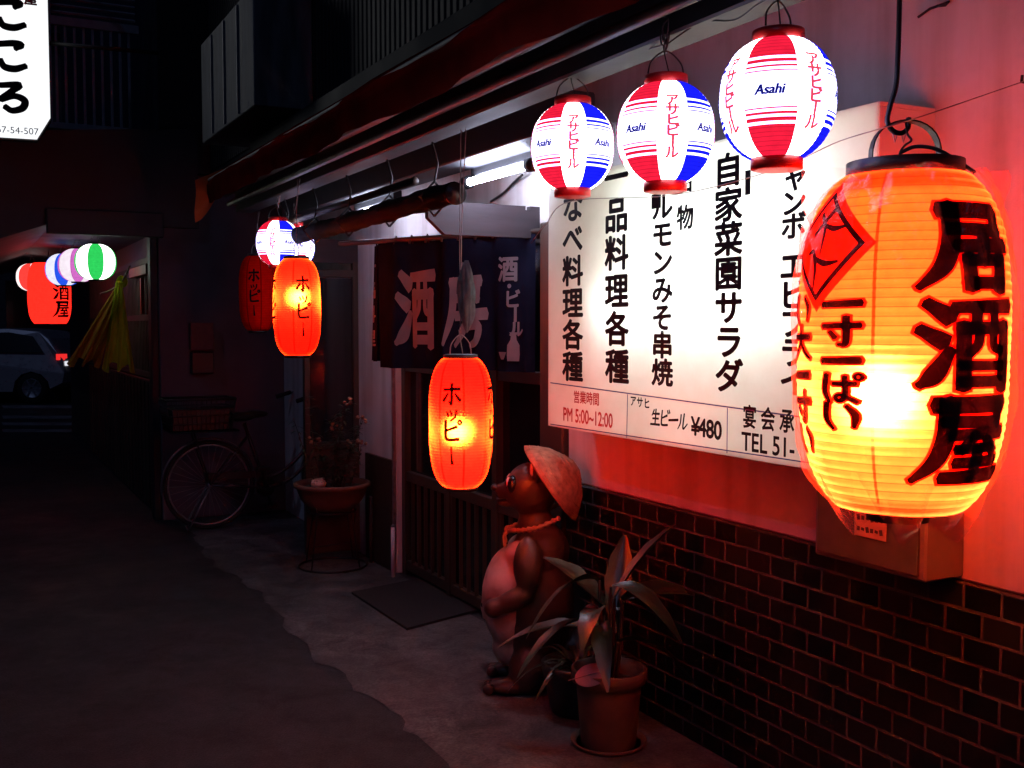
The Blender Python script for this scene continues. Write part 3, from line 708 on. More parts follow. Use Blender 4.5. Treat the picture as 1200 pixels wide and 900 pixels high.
# ---- utility box under the menu board
ub = thing('utility_box', 'grey box on the tiled wall under the big paper lantern', 'box', (-2.15, -0.075, 0.87))
mb = MB(); mb.box((0, 0, 0.15), (0.41, 0.15, 0.30)); mb.build('box_body', 'greybox', ub)
mb = MB(); mb.box((0, -0.078, 0.145), (0.37, 0.012, 0.26)); mb.build('box_cover', pmat('brown_cover', (0.06, 0.045, 0.04), 0.6), ub)
a = atY(1020, 615, -0.162); mb = MB(); mb.box((a.x + 2.15, -0.0875, a.z - 0.87), (0.115, 0.003, 0.075)); st = mb.build('sticker', pmat('orange_sticker', (0.55, 0.30, 0.16), 0.5), ub)
mb = MB()
for i, t in enumerate(('ご予約・', '宴会承ります')):
    pass
for k in range(2):
    for j in range(6):
        mb.box((a.x + 2.15 - 0.042 + 0.0165 * j, -0.0898, a.z - 0.87 + 0.016 - 0.032 * k), (0.011, 0.001, 0.016 - 0.004 * ((j + k) % 3)), ry=0.2 * ((j * 7 + k) % 3 - 1))
mb.build('sticker_print', 'darkwood', st)

# =================================================================== LANTERNS
def profile(R, e, p):
    a = (1 - e ** p) ** (1 / p)
    return lambda t: R * max(0.0, 1 - (abs(2 * t - 1) * a) ** p) ** (1 / p)
def warp(R, a, t): return R * (0.006 * math.sin(2 * a + 3 * t) + 0.004 * math.sin(5 * a - 7 * t) + 0.003 * math.sin(9 * a + 23 * t))
def shell(R, H, e, p, ribs, seg=72, amp=0.010, sub=4):
    """paper body standing on z = 0, ribbed, with u around and v up"""
    pr = profile(R, e, p); n = ribs * sub; vs = []; fs = []; uvs = []
    for i in range(n + 1):
        t = i / n; s = abs(math.sin(PI * (i % sub) / sub))
        r = pr(t) + amp * R * (s - 0.5)
        for k in range(seg): a = 2 * PI * k / seg; r2 = r + warp(R, a, t); vs.append((r2 * math.cos(a), r2 * math.sin(a), H * t))
    for i in range(n):
        for k in range(seg):
            k2 = (k + 1) % seg
            fs.append([i * seg + k, i * seg + k2, (i + 1) * seg + k2, (i + 1) * seg + k])
            uvs.append([(k / seg, i / n), ((k + 1) / seg, i / n), ((k + 1) / seg, (i + 1) / n), (k / seg, (i + 1) / n)])
    mb = MB(); mb.add(vs, fs, True, uvs); return mb, pr
def wrap(mb, vs, fs, pr, R, H, ang, z, sx, sy, lift, shear=0.0, rot=0.0):
    """lay flat lettering on the paper: its centre at angle ang and height z"""
    out = []; c, s_ = math.cos(rot), math.sin(rot)
    for x, y in vs:
        x, y = (x + shear * y) * sx, y * sy
        x, y = x * c - y * s_, x * s_ + y * c
        zz = min(max(z + y, 0.002), H - 0.002); a = ang + x / R; r = pr(zz / H) + lift + warp(R, a, zz / H)
        out.append((r * math.cos(a), r * math.sin(a), zz))
    mb.add(out, fs)
def bulb(name, parent, loc, power, col, size=0.03):
    l = bpy.data.lights.new(name, 'POINT'); l.energy = power; l.color = col; l.shadow_soft_size = size
    o = bpy.data.objects.new(name, l); COL.objects.link(o); o.parent = parent; o.location = loc; return o
def caps(parent, pr, H, mat, hgt, grow=1.04, names=('top_ring', 'bottom_ring')):
    rt = pr(1.0) * grow
    for nm, z0, z1 in ((names[0], H - 0.004, H + hgt), (names[1], -hgt, 0.004)):
        mb = MB(); mb.lathe([(rt * 0.86, z0), (rt, z0 + 0.002), (rt * 1.01, (z0 + z1) / 2), (rt, z1 - 0.002), (rt * 0.86, z1)], 36); mb.build(nm, mat, parent)
def hanger(parent, H, rt, top, mat='wire', r=0.0022):
    """bent wire bail from the top ring up to the hook"""
    mb = MB(); mb.tube(cr([(-rt, 0, H), (-rt * 0.75, 0.004, H + top * 0.45), (0, 0, H + top * 0.8), (rt * 0.75, -0.004, H + top * 0.45), (rt, 0, H)]), r, 6)
    mb.tube([(0, 0, H + top * 0.78), (0.006, 0, H + top), (0.0, 0.004, H + top * 1.25)], r, 6)
    mb.tube([(-rt * 0.2, 0, H), (0.005, 0.003, H + top * 0.6), (0.01, 0, H + top)], r * 0.8, 6); return mb.build('wire_bail', mat, parent)

# ---- small striped beer lanterns
def beer_col(nt, u, v):
    tint = ramp(nt, math_(nt, 'FRACT', math_(nt, 'MULTIPLY', u, 2.0)), [(0, (0.19, 0.003, 0.010)), (0.27, (1, 1, 1)), (0.48, (0.002, 0.003, 0.22)), (0.77, (1, 1, 1)), (0.98, (0.19, 0.003, 0.010))], True)
    w, k, g = (0, 0, 0), (1, 1, 1), (0.16,) * 3
    st = [(0, k), (0.22, w), (0.243, k), (0.275, w), (0.30, k), (0.318, w), (0.343, k), (0.355, w), (0.372, (0.45,) * 3), (0.380, w), (0.395, g), (0.402, w), (0.598, g), (0.605, w), (0.62, (0.45,) * 3), (0.628, w), (0.645, k), (0.657, w), (0.682, k), (0.70, w), (0.725, k), (0.757, w), (0.78, k)]
    ink = ramp(nt, v, st, True)
    return mixc(nt, ink, (0.46, 0.46, 0.86), tint)
MT['beerpaper'] = paper('beer_lantern_paper', beer_col, 4.2, 30, 0.45, 0.7)
MT['redprint'] = cloth('red_print', (0.50, 0.03, 0.05), 0.6, 0.1, 30); MT['blueprint'] = cloth('blue_print', (0.02, 0.03, 0.28), 0.6, 0.1, 30)
def gl_emit(name, col, s):      # ink given its own emission, standing in for paper glow behind it
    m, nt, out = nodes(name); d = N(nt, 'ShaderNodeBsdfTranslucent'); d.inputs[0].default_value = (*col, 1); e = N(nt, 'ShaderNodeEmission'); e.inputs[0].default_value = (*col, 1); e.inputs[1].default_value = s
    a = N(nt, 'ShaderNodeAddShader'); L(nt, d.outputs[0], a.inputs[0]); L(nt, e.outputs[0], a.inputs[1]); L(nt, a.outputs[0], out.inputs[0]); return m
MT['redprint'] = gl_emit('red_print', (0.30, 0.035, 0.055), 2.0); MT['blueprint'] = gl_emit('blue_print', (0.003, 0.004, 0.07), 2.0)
BRD, BH = 0.121, 0.245
bl = thing('striped_lantern', 'small red white and blue striped paper lantern, lit, hanging nearest the big lantern', 'lantern', (0, 0, 0), 0, 'striped beer lanterns')
mb, pr = shell(BRD, BH, 0.43, 2.25, 30, 72, 0.012); mb.build('paper_body', 'beerpaper', bl)
caps(bl, pr, BH, 'redcap', 0.024)
hanger(bl, BH + 0.024, pr(1) * 1.0, 0.075)
# angles: stripes: red 0.98..0.27 -> centre u=.0625 (22.5 deg), white .27-.48 -> centre .1875 (67.5), blue centre .3125, white .4375 ...
for k in range(4):
    mbR, mbB = MB(), MB(); ang = rad(67.5 + 90 * k)
    for i, ch in enumerate('アサヒビール'):
        vs, fs = glyph(ch, 0.0); vs, fs = dense(vs, fs, 0.2)
        for q, (dx, dy) in enumerate(shifts(0.045)): wrap(mbR, [(x + dx, y + dy) for x, y in vs], fs, pr, BRD, BH, ang, BH * (0.76 - 0.104 * i), 0.036, 0.029, 0.0022 + 0.00005 * q)
    ang = rad(22.5 + 90 * k); vs, fs, wd = line('Asahi', 0.0); vs, fs = dense(vs, fs, 0.4)
    for q, (dx, dy) in enumerate(shifts(0.06)): wrap(mbB, [(x + dx * 1.3, y + dy * 0.7) for x, y in vs], fs, pr, BRD, BH, ang, BH * 0.5, 0.0180, 0.0190, 0.0022 + 0.00005 * q, 0.22)
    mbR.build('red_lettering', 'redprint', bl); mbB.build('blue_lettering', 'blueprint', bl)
def lant_base(px, py, dep, H): p = atD(px, py, dep); return Vector((p.x, p.y, p.z - H / 2))
def face_ang(p, deg):            # rz that turns local angle a0 to face the camera, then deg to the right in the picture
    return math.atan2(CAM.y - p.y, CAM.x - p.x) + rad(deg)
specs = [(911, 118, 2.24, 22.5, -7), (780, 157, 2.68, 67.5, 8), (671, 173, 3.14, 67.5, 1)]
labs = ['small red white and blue striped lantern, lit, closest to the big orange lantern', 'small red white and blue striped lantern, lit, between two like it over the menu board', 'small red white and blue striped lantern, lit, over the left edge of the menu board']
first = True
hooks = []
for (px, py, dep, a0, dg), lb in zip(specs, labs):
    p = lant_base(px, py, dep, BH); rz = face_ang(p, dg) - rad(a0)
    if first: bl.location = p; bl.rotation_euler = (0, 0, rz); bl['label'] = lb; first = False
    else: dup(bl, p, rz, lb)
    hooks.append(p + Vector((0, 0, BH + 0.10)))
for px, py, dep, a0, dg, lb in ((326, 285, 6.0, 67.5, -15, 'small striped lantern, lit, just above the red lantern and cut by the rolled blind'), (345, 289, 6.4, 22.5, 10, 'small striped lantern, lit, half behind the rolled blind, farthest down the eave')):
    p = lant_base(px, py, dep, BH); dup(bl, p, face_ang(p, dg) - rad(a0), lb); hooks.append(p + Vector((0, 0, BH + 0.10)))

# ---- long red lanterns
def hop_col(nt, u, v):
    f = math_(nt, 'FRACT', math_(nt, 'MULTIPLY', u, 8.0))
    seam = ramp(nt, f, [(0.0, (0.42, 0.30, 0.30)), (0.035, (0.42, 0.30, 0.30)), (0.05, (1, 1, 1)), (0.95, (1, 1, 1)), (0.965, (0.42, 0.30, 0.30))])
    return mixc(nt, 1.0, (0.85, 0.0075, 0.003), seam, 'MULTIPLY')
MT['hoppaper'] = paper('red_lantern_paper', hop_col, 8.5, 44, 0.62, 0.8, (1.0, 0.10, 0.25), 0.22, (1.0, 0.40, 0.05), 1.0)
MT['hopfar'] = paper('red_lantern_paper_far', hop_col, 2.2, 44, 0.62, 0.8, (1.0, 0.12, 0.25), 0.22, (1.0, 0.40, 0.05), 1.0)
MT['hopdull'] = paper('red_lantern_paper_unlit', hop_col, 0.0, 44, 0.62, 0.4)
HR, HH = 0.120, 0.485
def hoppy(label, mat):
    t = thing('long_red_lantern', label, 'lantern', (0, 0, 0), 0, 'long red lanterns along the eave')
    mb, pr = shell(HR, HH, 0.52, 3.0, 44, 64, 0.008); mb.build('paper_body', mat, t)
    caps(t, pr, HH, 'blackmetal', 0.014, 1.02); hanger(t, HH + 0.014, pr(1), 0.09, 'cord')
    for k in range(4):
        mb = MB(); ang = rad(22.5 + 90 * k)
        for i, (ch, zz, s) in enumerate((('ホ', 0.73, 0.082), ('ッ', 0.585, 0.066), ('ピ', 0.455, 0.082), ('ー', 0.27, 0.066))):
            for j, (vs, fs) in enumerate(brush(BR[ch], 3.0)): wrap(mb, vs, fs, pr, HR, HH, ang, HH * zz, s * 0.92, s, 0.0020 + 0.00015 * j)
        mb.build('lettering', 'ink', t)
    return t
LIGHTC = (1.0, 0.62, 0.30)
h1 = hoppy('long red paper lantern, lit, hanging in front of the dark door curtain', MT['hoppaper'])
p = lant_base(540, 495, 3.97, HH); h1.location = p; h1.rotation_euler = (0, 0, face_ang(p, -17) - rad(22.5))
B1 = bulb('bulb', h1, (0.0, 0.0, HH * 0.42), 16.0, LIGHTC, 0.04)
B1.location = Matrix.Rotation(-h1.rotation_euler.z, 3, 'Z') @ Vector((0.035, -0.030, 0)) + Vector((0, 0, HH * 0.44))
p = lant_base(348, 360, 5.35, HH); h2 = dup(h1, p, face_ang(p, 14) - rad(22.5), 'long red paper lantern, lit, hanging left of the doorway beneath the striped lanterns')
for c in h2.children:
    if c.name.startswith('paper_body'): c.data = c.data.copy(); c.data.materials[0] = MT['hopfar']
    if c.type == 'LIGHT': c.location = Matrix.Rotation(-h2.rotation_euler.z, 3, 'Z') @ Vector((0.045, -0.005, 0)) + Vector((0, 0, HH * 0.60))
h3 = hoppy('long red paper lantern, unlit and dull, hanging farthest along the eave', MT['hopdull'])
p = lant_base(302, 344, 6.9, HH); h3.location = p; h3.rotation_euler = (0, 0, face_ang(p, -12) - rad(22.5))

# ---- the big lantern
GR, GH = 0.213, 0.70
GD = 2.25
gp = lant_base(1056, 402, GD, GH)
big = thing('big_lantern', 'big barrel shaped orange paper lantern in clear plastic with black brush writing', 'lantern', gp, face_ang(gp, 0))
def big_col(nt, u, v):
    f = math_(nt, 'FRACT', math_(nt, 'ADD', math_(nt, 'MULTIPLY', u, 4.0), 0.5 + 14 / 90))
    seam = ramp(nt, f, [(0.0, (1, 1, 1)), (0.488, (1, 1, 1)), (0.491, (0.60, 0.16, 0.10)), (0.509, (0.60, 0.16, 0.10)), (0.512, (1, 1, 1))])
    ends = ramp(nt, v, [(0.0, (0.9, 0.20, 0.10)), (0.035, (0.9, 0.20, 0.10)), (0.05, (1, 1, 1)), (0.93, (1, 1, 1)), (0.955, (0.9, 0.25, 0.13)), (1.0, (0.9, 0.25, 0.13))])
    return mixc(nt, 1.0, mixc(nt, 1.0, (0.88, 0.062, 0.013), seam, 'MULTIPLY'), ends, 'MULTIPLY')
MT['bigpaper'] = paper('big_lantern_paper', big_col, 8.0, 38, 0.45, 0.85, (1.0, 0.34, 0.15), 0.28, (1.0, 0.50, 0.14), 0.95)
mb, prG = shell(GR, GH, 0.60, 2.9, 38, 96, 0.010); mb.build('paper_body', 'bigpaper', big)
bulb('bulb', big, (0.045, -0.035, GH * 0.34), 34.0, (1.0, 0.66, 0.34), 0.04)
rt = prG(1.0)
mb = MB(); mb.lathe([(rt * 0.80, GH - 0.01), (rt * 0.93, GH - 0.005), (rt * 0.93, GH + 0.030), (rt * 0.80, GH + 0.032), (rt * 0.80, GH + 0.01)], 40); mb.build('top_ring', 'blackmetal', big)
mb = MB(); mb.lathe([(rt * 0.3, -0.030), (rt * 0.50, -0.028), (rt * 0.52, 0.0), (rt * 0.98, 0.004), (rt * 0.3, 0.006)], 40); mb.build('bottom_ring', 'blackmetal', big)
# strap handle
mb = MB(); arc = [(0.0, -0.073 * math.cos(a) if True else 0, GH + 0.03 + 0.088 * math.sin(a) ** 0.7) for a in [PI * k / 16 for k in range(17)]]
for i in range(16):
    A = Vector(arc[i]); B = Vector(arc[i + 1]); 
    mb.add([A + Vector((0.014, 0, 0)), B + Vector((0.014, 0, 0)), B - Vector((0.014, 0, 0)), A - Vector((0.014, 0, 0))], [[0, 1, 2, 3]])
    c = Vector((0, 0, GH + 0.03)); k = 0.965
    A2 = c + (A - c) * k; B2 = c + (B - c) * k
    mb.add([A2 + Vector((0.014, 0, 0)), B2 + Vector((0.014, 0, 0)), B2 - Vector((0.014, 0, 0)), A2 - Vector((0.014, 0, 0))], [[3, 2, 1, 0]])
    for s in (0.014, -0.014): mb.add([A + Vector((s, 0, 0)), B + Vector((s, 0, 0)), B2 + Vector((s, 0, 0)), A2 + Vector((s, 0, 0))], [[0, 1, 2, 3]])
hd = mb.build('strap_handle', 'blackmetal', big); hd.rotation_euler = (0, 0, rad(18))
mb = MB(); mb.tube(cr([(0, 0, GH + 0.118), (0.0, 0.004, GH + 0.09), (0.005, 0.012, GH + 0.075), (0.0, 0.0, GH + 0.066), (0, -0.01, GH + 0.05), (0, -0.012, GH + 0.02)]), 0.0025, 6)
mb.tube(cr([(0, -0.01, GH + 0.05), (0, 0.02, GH + 0.062), (0, 0.06, GH + 0.055), (0.0, 0.10, GH + 0.03), (0.02, 0.135, GH + 0.0)]), 0.004, 6)
mb.build('flex', 'wire', big)
# lettering: local angle grows to the left in the picture when looked at from outside? (x right = +angle seen from outside)
def big_chars(txt, ang, z0, dz, sx, sy, grow_out=5.5, rot=0.0):
    mk, mr = MB(), MB()
    for i, ch in enumerate(txt):
        for j, (vs, fs) in enumerate(brush(BR[ch], grow_out)): wrap(mr, vs, fs, prG, GR, GH, ang, z0 - dz * i, sx, sy, 0.0030 + 0.00012 * j, 0, rot)
        for j, (vs, fs) in enumerate(brush(BR[ch], 2.4)): wrap(mk, vs, fs, prG, GR, GH, ang, z0 - dz * i, sx, sy, 0.0052 + 0.00012 * j, 0, rot)
    mr.build('lettering_outline', 'redink', big); mk.build('lettering', 'ink', big)
big_chars('居酒屋', rad(37), GH * 0.772, GH * 0.270, 0.205, 0.168, 4.5)
big_chars('一寸一ぱい', rad(-32), GH * 0.615, GH * 0.081, 0.088, 0.060, 7.0)
# diamond crest with two characters at the upper left
def crest(ang, z, s):
    mr, mk, mf = MB(), MB(), MB()
    def quad(mb, r0, r1, lift):
        P = []
        for r in (r0, r1):
            for k in range(4):
                a, b = (r * math.cos(PI / 2 * k), r * math.sin(PI / 2 * k)), (r * math.cos(PI / 2 * (k + 1)), r * math.sin(PI / 2 * (k + 1)))
                P.append([(a[0] + (b[0] - a[0]) * t / 8, a[1] + (b[1] - a[1]) * t / 8) for t in range(8)])
        inn = [q for k in range(4) for q in P[k]]; outr = [q for k in range(4) for q in P[4 + k]]; n = len(inn)
        wrap(mb, inn + outr, [[i, (i + 1) % n, n + (i + 1) % n, n + i] for i in range(n)], prG, GR, GH, ang, z, s, s, lift)
    for i in range(6): quad(mr, 0.001 + i * 0.18, 0.001 + (i + 1) * 0.18, 0.0032)
    quad(mk, 0.78, 0.91, 0.0052)
    for ch, dx, dy in (('大', 0.24, 0.20), ('入', -0.20, -0.18)):
        for j, (vs, fs) in enumerate(brush(BR[ch], 1.5)): wrap(mk, [(x + dx * 1.6, y + dy * 1.6) for x, y in vs], fs, prG, GR, GH, ang, z, s * 0.62, s * 0.62, 0.0054 + 0.0001 * j, 0, 0.7)
    mr.build('crest_ground', 'redink', big); mk.build('crest', 'ink', big)
crest(rad(-50), GH * 0.785, 0.125)
big_chars('いの大一い', rad(-72), GH * 0.60, GH * 0.098, 0.075, 0.066, 7.0) if 'の' in BR else big_chars('い大一寸い', rad(-66), GH * 0.60, GH * 0.098, 0.075, 0.066, 7.0)
# clear plastic cover
def wrapfilm(u, v):
    a = 2 * PI * u; t = v
    base = prG(min(max(t, 0.0), 1.0)) + 0.010
    n = 0.006 * math.sin(7 * a + 9 * t) + 0.005 * math.sin(13 * a - 17 * t) + 0.004 * math.sin(23 * a + 31 * t)
    r = base + n * (0.4 + 1.2 * abs(2 * t - 1) ** 2); z = GH * t
    if t > 0.86:                       # corners of the bag stand off at the shoulders
        k = (t - 0.86) / 0.14
        for c, w in ((rad(58), 0.085), (rad(-62), 0.075), (rad(175), 0.06)):
            d = math.atan2(math.sin(a - c), math.cos(a - c)); r += w * k * math.exp(-(d / 0.22) ** 2)
        z += 0.012 * k * math.sin(5 * a)
    if t < 0.10:
        k = (0.10 - t) / 0.10; r -= 0.03 * k; z -= 0.055 * k * (0.6 + 0.5 * math.sin(6 * a + 1)) 
    return (r * math.cos(a), r * math.sin(a), z)
mb = MB(); mb.grid(wrapfilm, 150, 70); mb.build('plastic_cover', 'film', big)
# iron hook for it, from the eave
hk = gp + Vector((0, 0, GH + 0.12))
pts = [atD(1053, -60, GD), atD(1054, 0, GD), atD(1052, 70, GD), atD(1050, 100, GD), atD(1043, 125, GD), atD(1040, 142, GD), atD(1046, 153, GD), atD(1056, 156, GD), atD(1064, 150, GD), atD(1065, 138, GD)]
root = thing('iron_hook', 'long black iron hook holding up the big orange lantern', 'hook', hk)
mb = MB(); mb.tube([q - hk for q in cr([tuple(q) for q in pts], 6) for q in [Vector(q)]], 0.0055, 8); mb.build('hook_rod', 'blackmetal', root)
mb = MB()
for dx in (-0.009, 0.009):
    q = atD(1054, 158, GD) - hk + RGT * dx; mb.tube([q + Vector((0, 0, 0.010)) , q + RGT * 0.004, q - Vector((0, 0, 0.016)), q - RGT * 0.004], 0.0016, 6, closed=True)
mb.build('wire_link', 'steel', root)

# ---- cord strung across under the small lanterns, lead wire along the beam
pts = [atY(1215, 90, -0.02), atD(1075, 138, 2.1), atD(985, 165, 2.25), atD(905, 200, 2.3), atD(785, 229, 2.75), atD(668, 236, 3.2), atD(640, 262, 3.7), atD(622, 285, 4.1)]
mb = MB(); mb.tube([Vector(q) for q in cr([tuple(q) for q in pts], 8)], 0.0013, 6); tag(mb.build('string', 'cord'), 'thin grey cord strung across under the three striped lanterns', 'cord')
WL = ['black lead wire hanging the striped lantern closest to the big one', 'tangled black lead wire hanging the striped lantern in the middle of three', 'black lead wire hanging the striped lantern over the board\'s far edge']
for i in range(3):
    mb = MB(); a = hooks[i]; b = Vector((a.x, -0.80, 2.285)); mb.tube(cr([tuple(a - Vector((0, 0, 0.012))), tuple((a + b) / 2 + Vector((0.012, 0.0, 0.004))), tuple(b)]), 0.0024, 6)
    if i < 2:
        b = hooks[i + 1]; m_ = (a + b) / 2 + Vector((0, 0.02, 0.0)); mb.tube(cr([tuple(a), tuple((a + m_) / 2 + Vector((0, 0.02, 0.012))), tuple(m_ + Vector((0, 0.03, 0.01))), tuple((b + m_) / 2 + Vector((0, 0.02, 0.03))), tuple(b)]), 0.0024, 6)
    for k in range(7):
        r0 = Vector((random.uniform(-0.04, 0.04), random.uniform(-0.02, 0.02), random.uniform(-0.005, 0.06))); mb.tube(cr([tuple(a), tuple(a + r0), tuple(a + r0 * 0.4 + Vector((random.uniform(-0.06, 0.06), 0.01, 0.05)))]), 0.0018, 5)
    tag(mb.build('lead_wire', 'wire'), WL[i], 'wire')
for i, lb in ((3, 'pair of thin wires above the striped lantern just over the red one'), (4, 'pair of thin wires above the farthest striped lantern')):
    mb = MB(); a = hooks[i]; mb.tube([a, (a.x, a.y, 2.29)], 0.002, 6); mb.tube([a + Vector((0.0, 0, -0.03)), (a.x + 0.06, a.y, 2.29)], 0.002, 6); tag(mb.build('lead_wire', 'cord'), lb, 'wire')
for q, lb in ((h1, 'doubled wire holding the lit red lantern before the door curtain'), (h2, 'thin wire holding the lit red lantern left of the doorway'), (h3, 'thin wire holding the unlit red lantern')):
    a = q.location + Vector((0, 0, HH + 0.10)); mb = MB()
    mb.tube([a, a + Vector((0.012, 0, (2.30 - a.z) * 0.5)), (a.x + 0.01, a.y + 0.02, 2.29)], 0.0016, 6); mb.tube([a + Vector((0.0, 0, -0.02)), a + Vector((-0.028, 0.01, (2.2 - a.z) * 0.5)), (a.x - 0.035, a.y + 0.02, 2.29)], 0.0016, 6)
    tag(mb.build('hanging_wire', 'cord'), lb, 'wire')
# crumpled clear bag hanging above the first red lantern
bgp = atD(547, 348, 3.93)
def bagfn(u, v):
    a = 2 * PI * u; r = 0.030 * math.sin(PI * min(1, v * 0.97 + 0.03)) ** 0.7 * (1 + 0.22 * math.sin(3 * a + 5 * v) + 0.12 * math.sin(7 * a - 9 * v))
    return (r * math.cos(a), r * math.sin(a), 0.135 - 0.27 * v)
mb = MB(); mb.grid(bagfn, 36, 26); bagm = cloth('cloudy_plastic', (0.20, 0.26, 0.28), 0.5, 0.5, 25); bo = mb.build('plastic_bag', bagm); bo.location = bgp
tag(bo, 'narrow cloudy plastic bag hanging just above the lit red lantern before the curtain', 'bag')

# =================================================================== DOOR CURTAIN
NR = [(-4.42, -0.07), (-4.62, -0.16), (-4.90, -0.31), (-5.19, -0.46), (-5.30, -0.44)]
nt_ = thing('door_curtain', 'dark navy door curtain with large pale brush characters across the doorway', 'curtain', (-4.8, -0.27, 1.30))
NOFF = Matrix.Translation((4.8, 0.27, -1.30))
A0 = Vector((-4.30, -0.03, 0)); B0 = Vector((-5.20, -0.465, 0)); ND = (B0 - A0).normalized(); NLEN = (B0 - A0).length; NN = Vector((ND.y, -ND.x, 0)); 
if NN.y > 0: NN = -NN
NZ1, NZ0 = 1.975, 1.335
def nor(s, z, lift=0.0):
    v = (NZ1 - z) / (NZ1 - NZ0); k = 0.012 + 0.020 * v
    d = k * (math.sin(s * 16) + 0.5 * math.sin(s * 37 + 1.0)) + 0.008 * v * math.sin(s * 61)
    return A0 + ND * s + NN * (d + lift) + Vector((0, 0, z - 0.012 * math.sin(s * 9) * v * 0))
for s0, s1 in ((-0.004, 0.33), (0.318, 0.64), (0.628, NLEN)):
    mb = MB(); mb.grid(lambda u, v: nor(s0 + (s1 - s0) * u, NZ1 - (NZ1 - NZ0) * v + 0.0), 30, 20); mb.xf(NOFF).build('curtain_panel', 'noren', nt_)
FD = Vector((-0.95, 0.30, 0)).normalized(); FN = Vector((FD.y, -FD.x, 0)); FN = FN if FN.y < 0 else -FN
def flap(s, z, lift=0.0):
    v = (NZ1 - z) / (NZ1 - NZ0); return B0 + FD * s + FN * (0.02 * math.sin(s * 40) * (0.4 + v) + lift) + Vector((0, 0, z))
mb = MB(); mb.grid(lambda u, v: flap(0.006 + 0.20 * u, NZ1 - (NZ1 - NZ0 - 0.03) * v), 14, 16); mb.xf(NOFF).build('side_flap', 'noren', nt_)
mb = MB(); mb.tube([A0 - ND * 0.03 + Vector((0, 0.0, NZ1 + 0.012)), B0 + ND * 0.28 + Vector((0, 0, NZ1 + 0.012))], 0.013, 10)
for k in range(9):
    q = A0 + ND * (0.03 + k * 0.105); mb.tube([q + Vector((0, 0, NZ1 - 0.01)) + NN * 0.015, q + Vector((0, 0, NZ1 + 0.028)), q + Vector((0, 0, NZ1 - 0.01)) - NN * 0.015], 0.007, 6)
mb.xf(NOFF).build('curtain_rod', 'darkwood', nt_)
def nor_text(ch, s, z, sx, sy, g=2.0, fn=nor, sgn=-1):
    mb = MB()
    for j, (vs, fs) in enumerate(brush(BR[ch], g)):
        mb.add([fn(s + sgn * x * sx, z + y * sy, 0.004 + 0.00015 * j) for x, y in vs], fs)
    mb.xf(NOFF).build('lettering', 'norenink', nt_)
nor_text('酒', 0.735, 1.640, 0.205, 0.37); nor_text('房', 0.415, 1.635, 0.215, 0.37)
def nor_glyph(ch, s, z, k, fn=nor, off=0.035, sgn=-1, mat='norenink'):
    mb = MB(); vs, fs = dense(*glyph(ch, 0.0), 0.2)
    for i, (dx, dy) in enumerate(shifts(off)): mb.add([fn(s + sgn * (x + dx) * k, z + (y + dy) * k, 0.005 + 0.0001 * i) for x, y in vs], fs)
    mb.xf(NOFF).build('lettering', mat, nt_)
nor_glyph('酒', 0.150, 1.815, 0.115); nor_glyph('・', 0.135, 1.735, 0.07); nor_glyph('ビ', 0.118, 1.675, 0.085)
nor_glyph('ー', 0.105, 1.605, 0.08); nor_glyph('ル', 0.092, 1.535, 0.075)
# flask and cup printed on the curtain
mb = MB()
fl = [(0.0, 0), (0.028, 0.0), (0.032, 0.03), (0.030, 0.075), (0.014, 0.10), (0.012, 0.12), (0.020, 0.135), (0.0, 0.135)]
pts = [(x, z) for x, z in fl] + [(-x, z) for x, z in fl[::-1]]
mb.add([nor(0.11 - x, 1.385 + z, 0.005) for x, z in pts], [list(range(len(pts)))])
mb.add([nor(0.175 - x, 1.392 + z, 0.005) for x, z in ((-0.03, 0.035), (0.03, 0.035), (0.018, 0.012), (0.010, 0.0), (-0.010, 0.0), (-0.018, 0.012))], [[0, 1, 2, 3, 4, 5]])
mb.xf(NOFF).build('flask_print', 'norenink', nt_)
for i, ch in enumerate('一品料理'):
    nor_glyph(ch, 0.055, 1.86 - i * 0.125, 0.085, flap)

# =================================================================== STREET LEVEL THINGS
# door mat
P4 = [atZ(412, 697, 0.0), atZ(495, 680, 0.0), atZ(592, 709, 0.0), atZ(477, 740, 0.0)]
c0 = sum(P4, Vector()) / 4
mb = MB(); mb.prism([(q.x - c0.x, q.y - c0.y) for q in P4], 0.005, 0.018)
tag(mb.build('door_mat', 'rubber'), 'flat black rubber mat on the pavement before the doorway', 'mat').location = c0
# two stakes
for (px, pt, pb, m_, lb) in ((440, 583, 659, 'board', 'thin dull brown stake standing left of the paler stake by the door'), (466, 617, 676, 'white', 'thin pale stake standing at the edge of the doorway')):
    b = atZ(px, pb, 0.0); h = (pb - pt) * (b - CAM).dot(FWD) / FPX
    t = thing('stake', lb, 'stake', (b.x, b.y - 0.03, 0.004)); mb = MB(); mb.tube([(0, 0, 0), (0, 0, h)], 0.013, 8); mb.build('stake_rod', m_, t)
    mb = MB(); mb.tube([(0, 0, h), (0, 0, h + 0.012)], [0.015, 0.008], 8); mb.build('stake_cap', 'steel', t)

# ---- raccoon dog statue
TP = atZ(628, 803, 0.0); tz = math.atan2(-0.86, -0.50)
ta = thing('raccoon_dog_statue', 'brown ceramic raccoon dog statue with a straw hat on its back by the tiled wall', 'statue', (TP.x, TP.y, 0.004), tz)
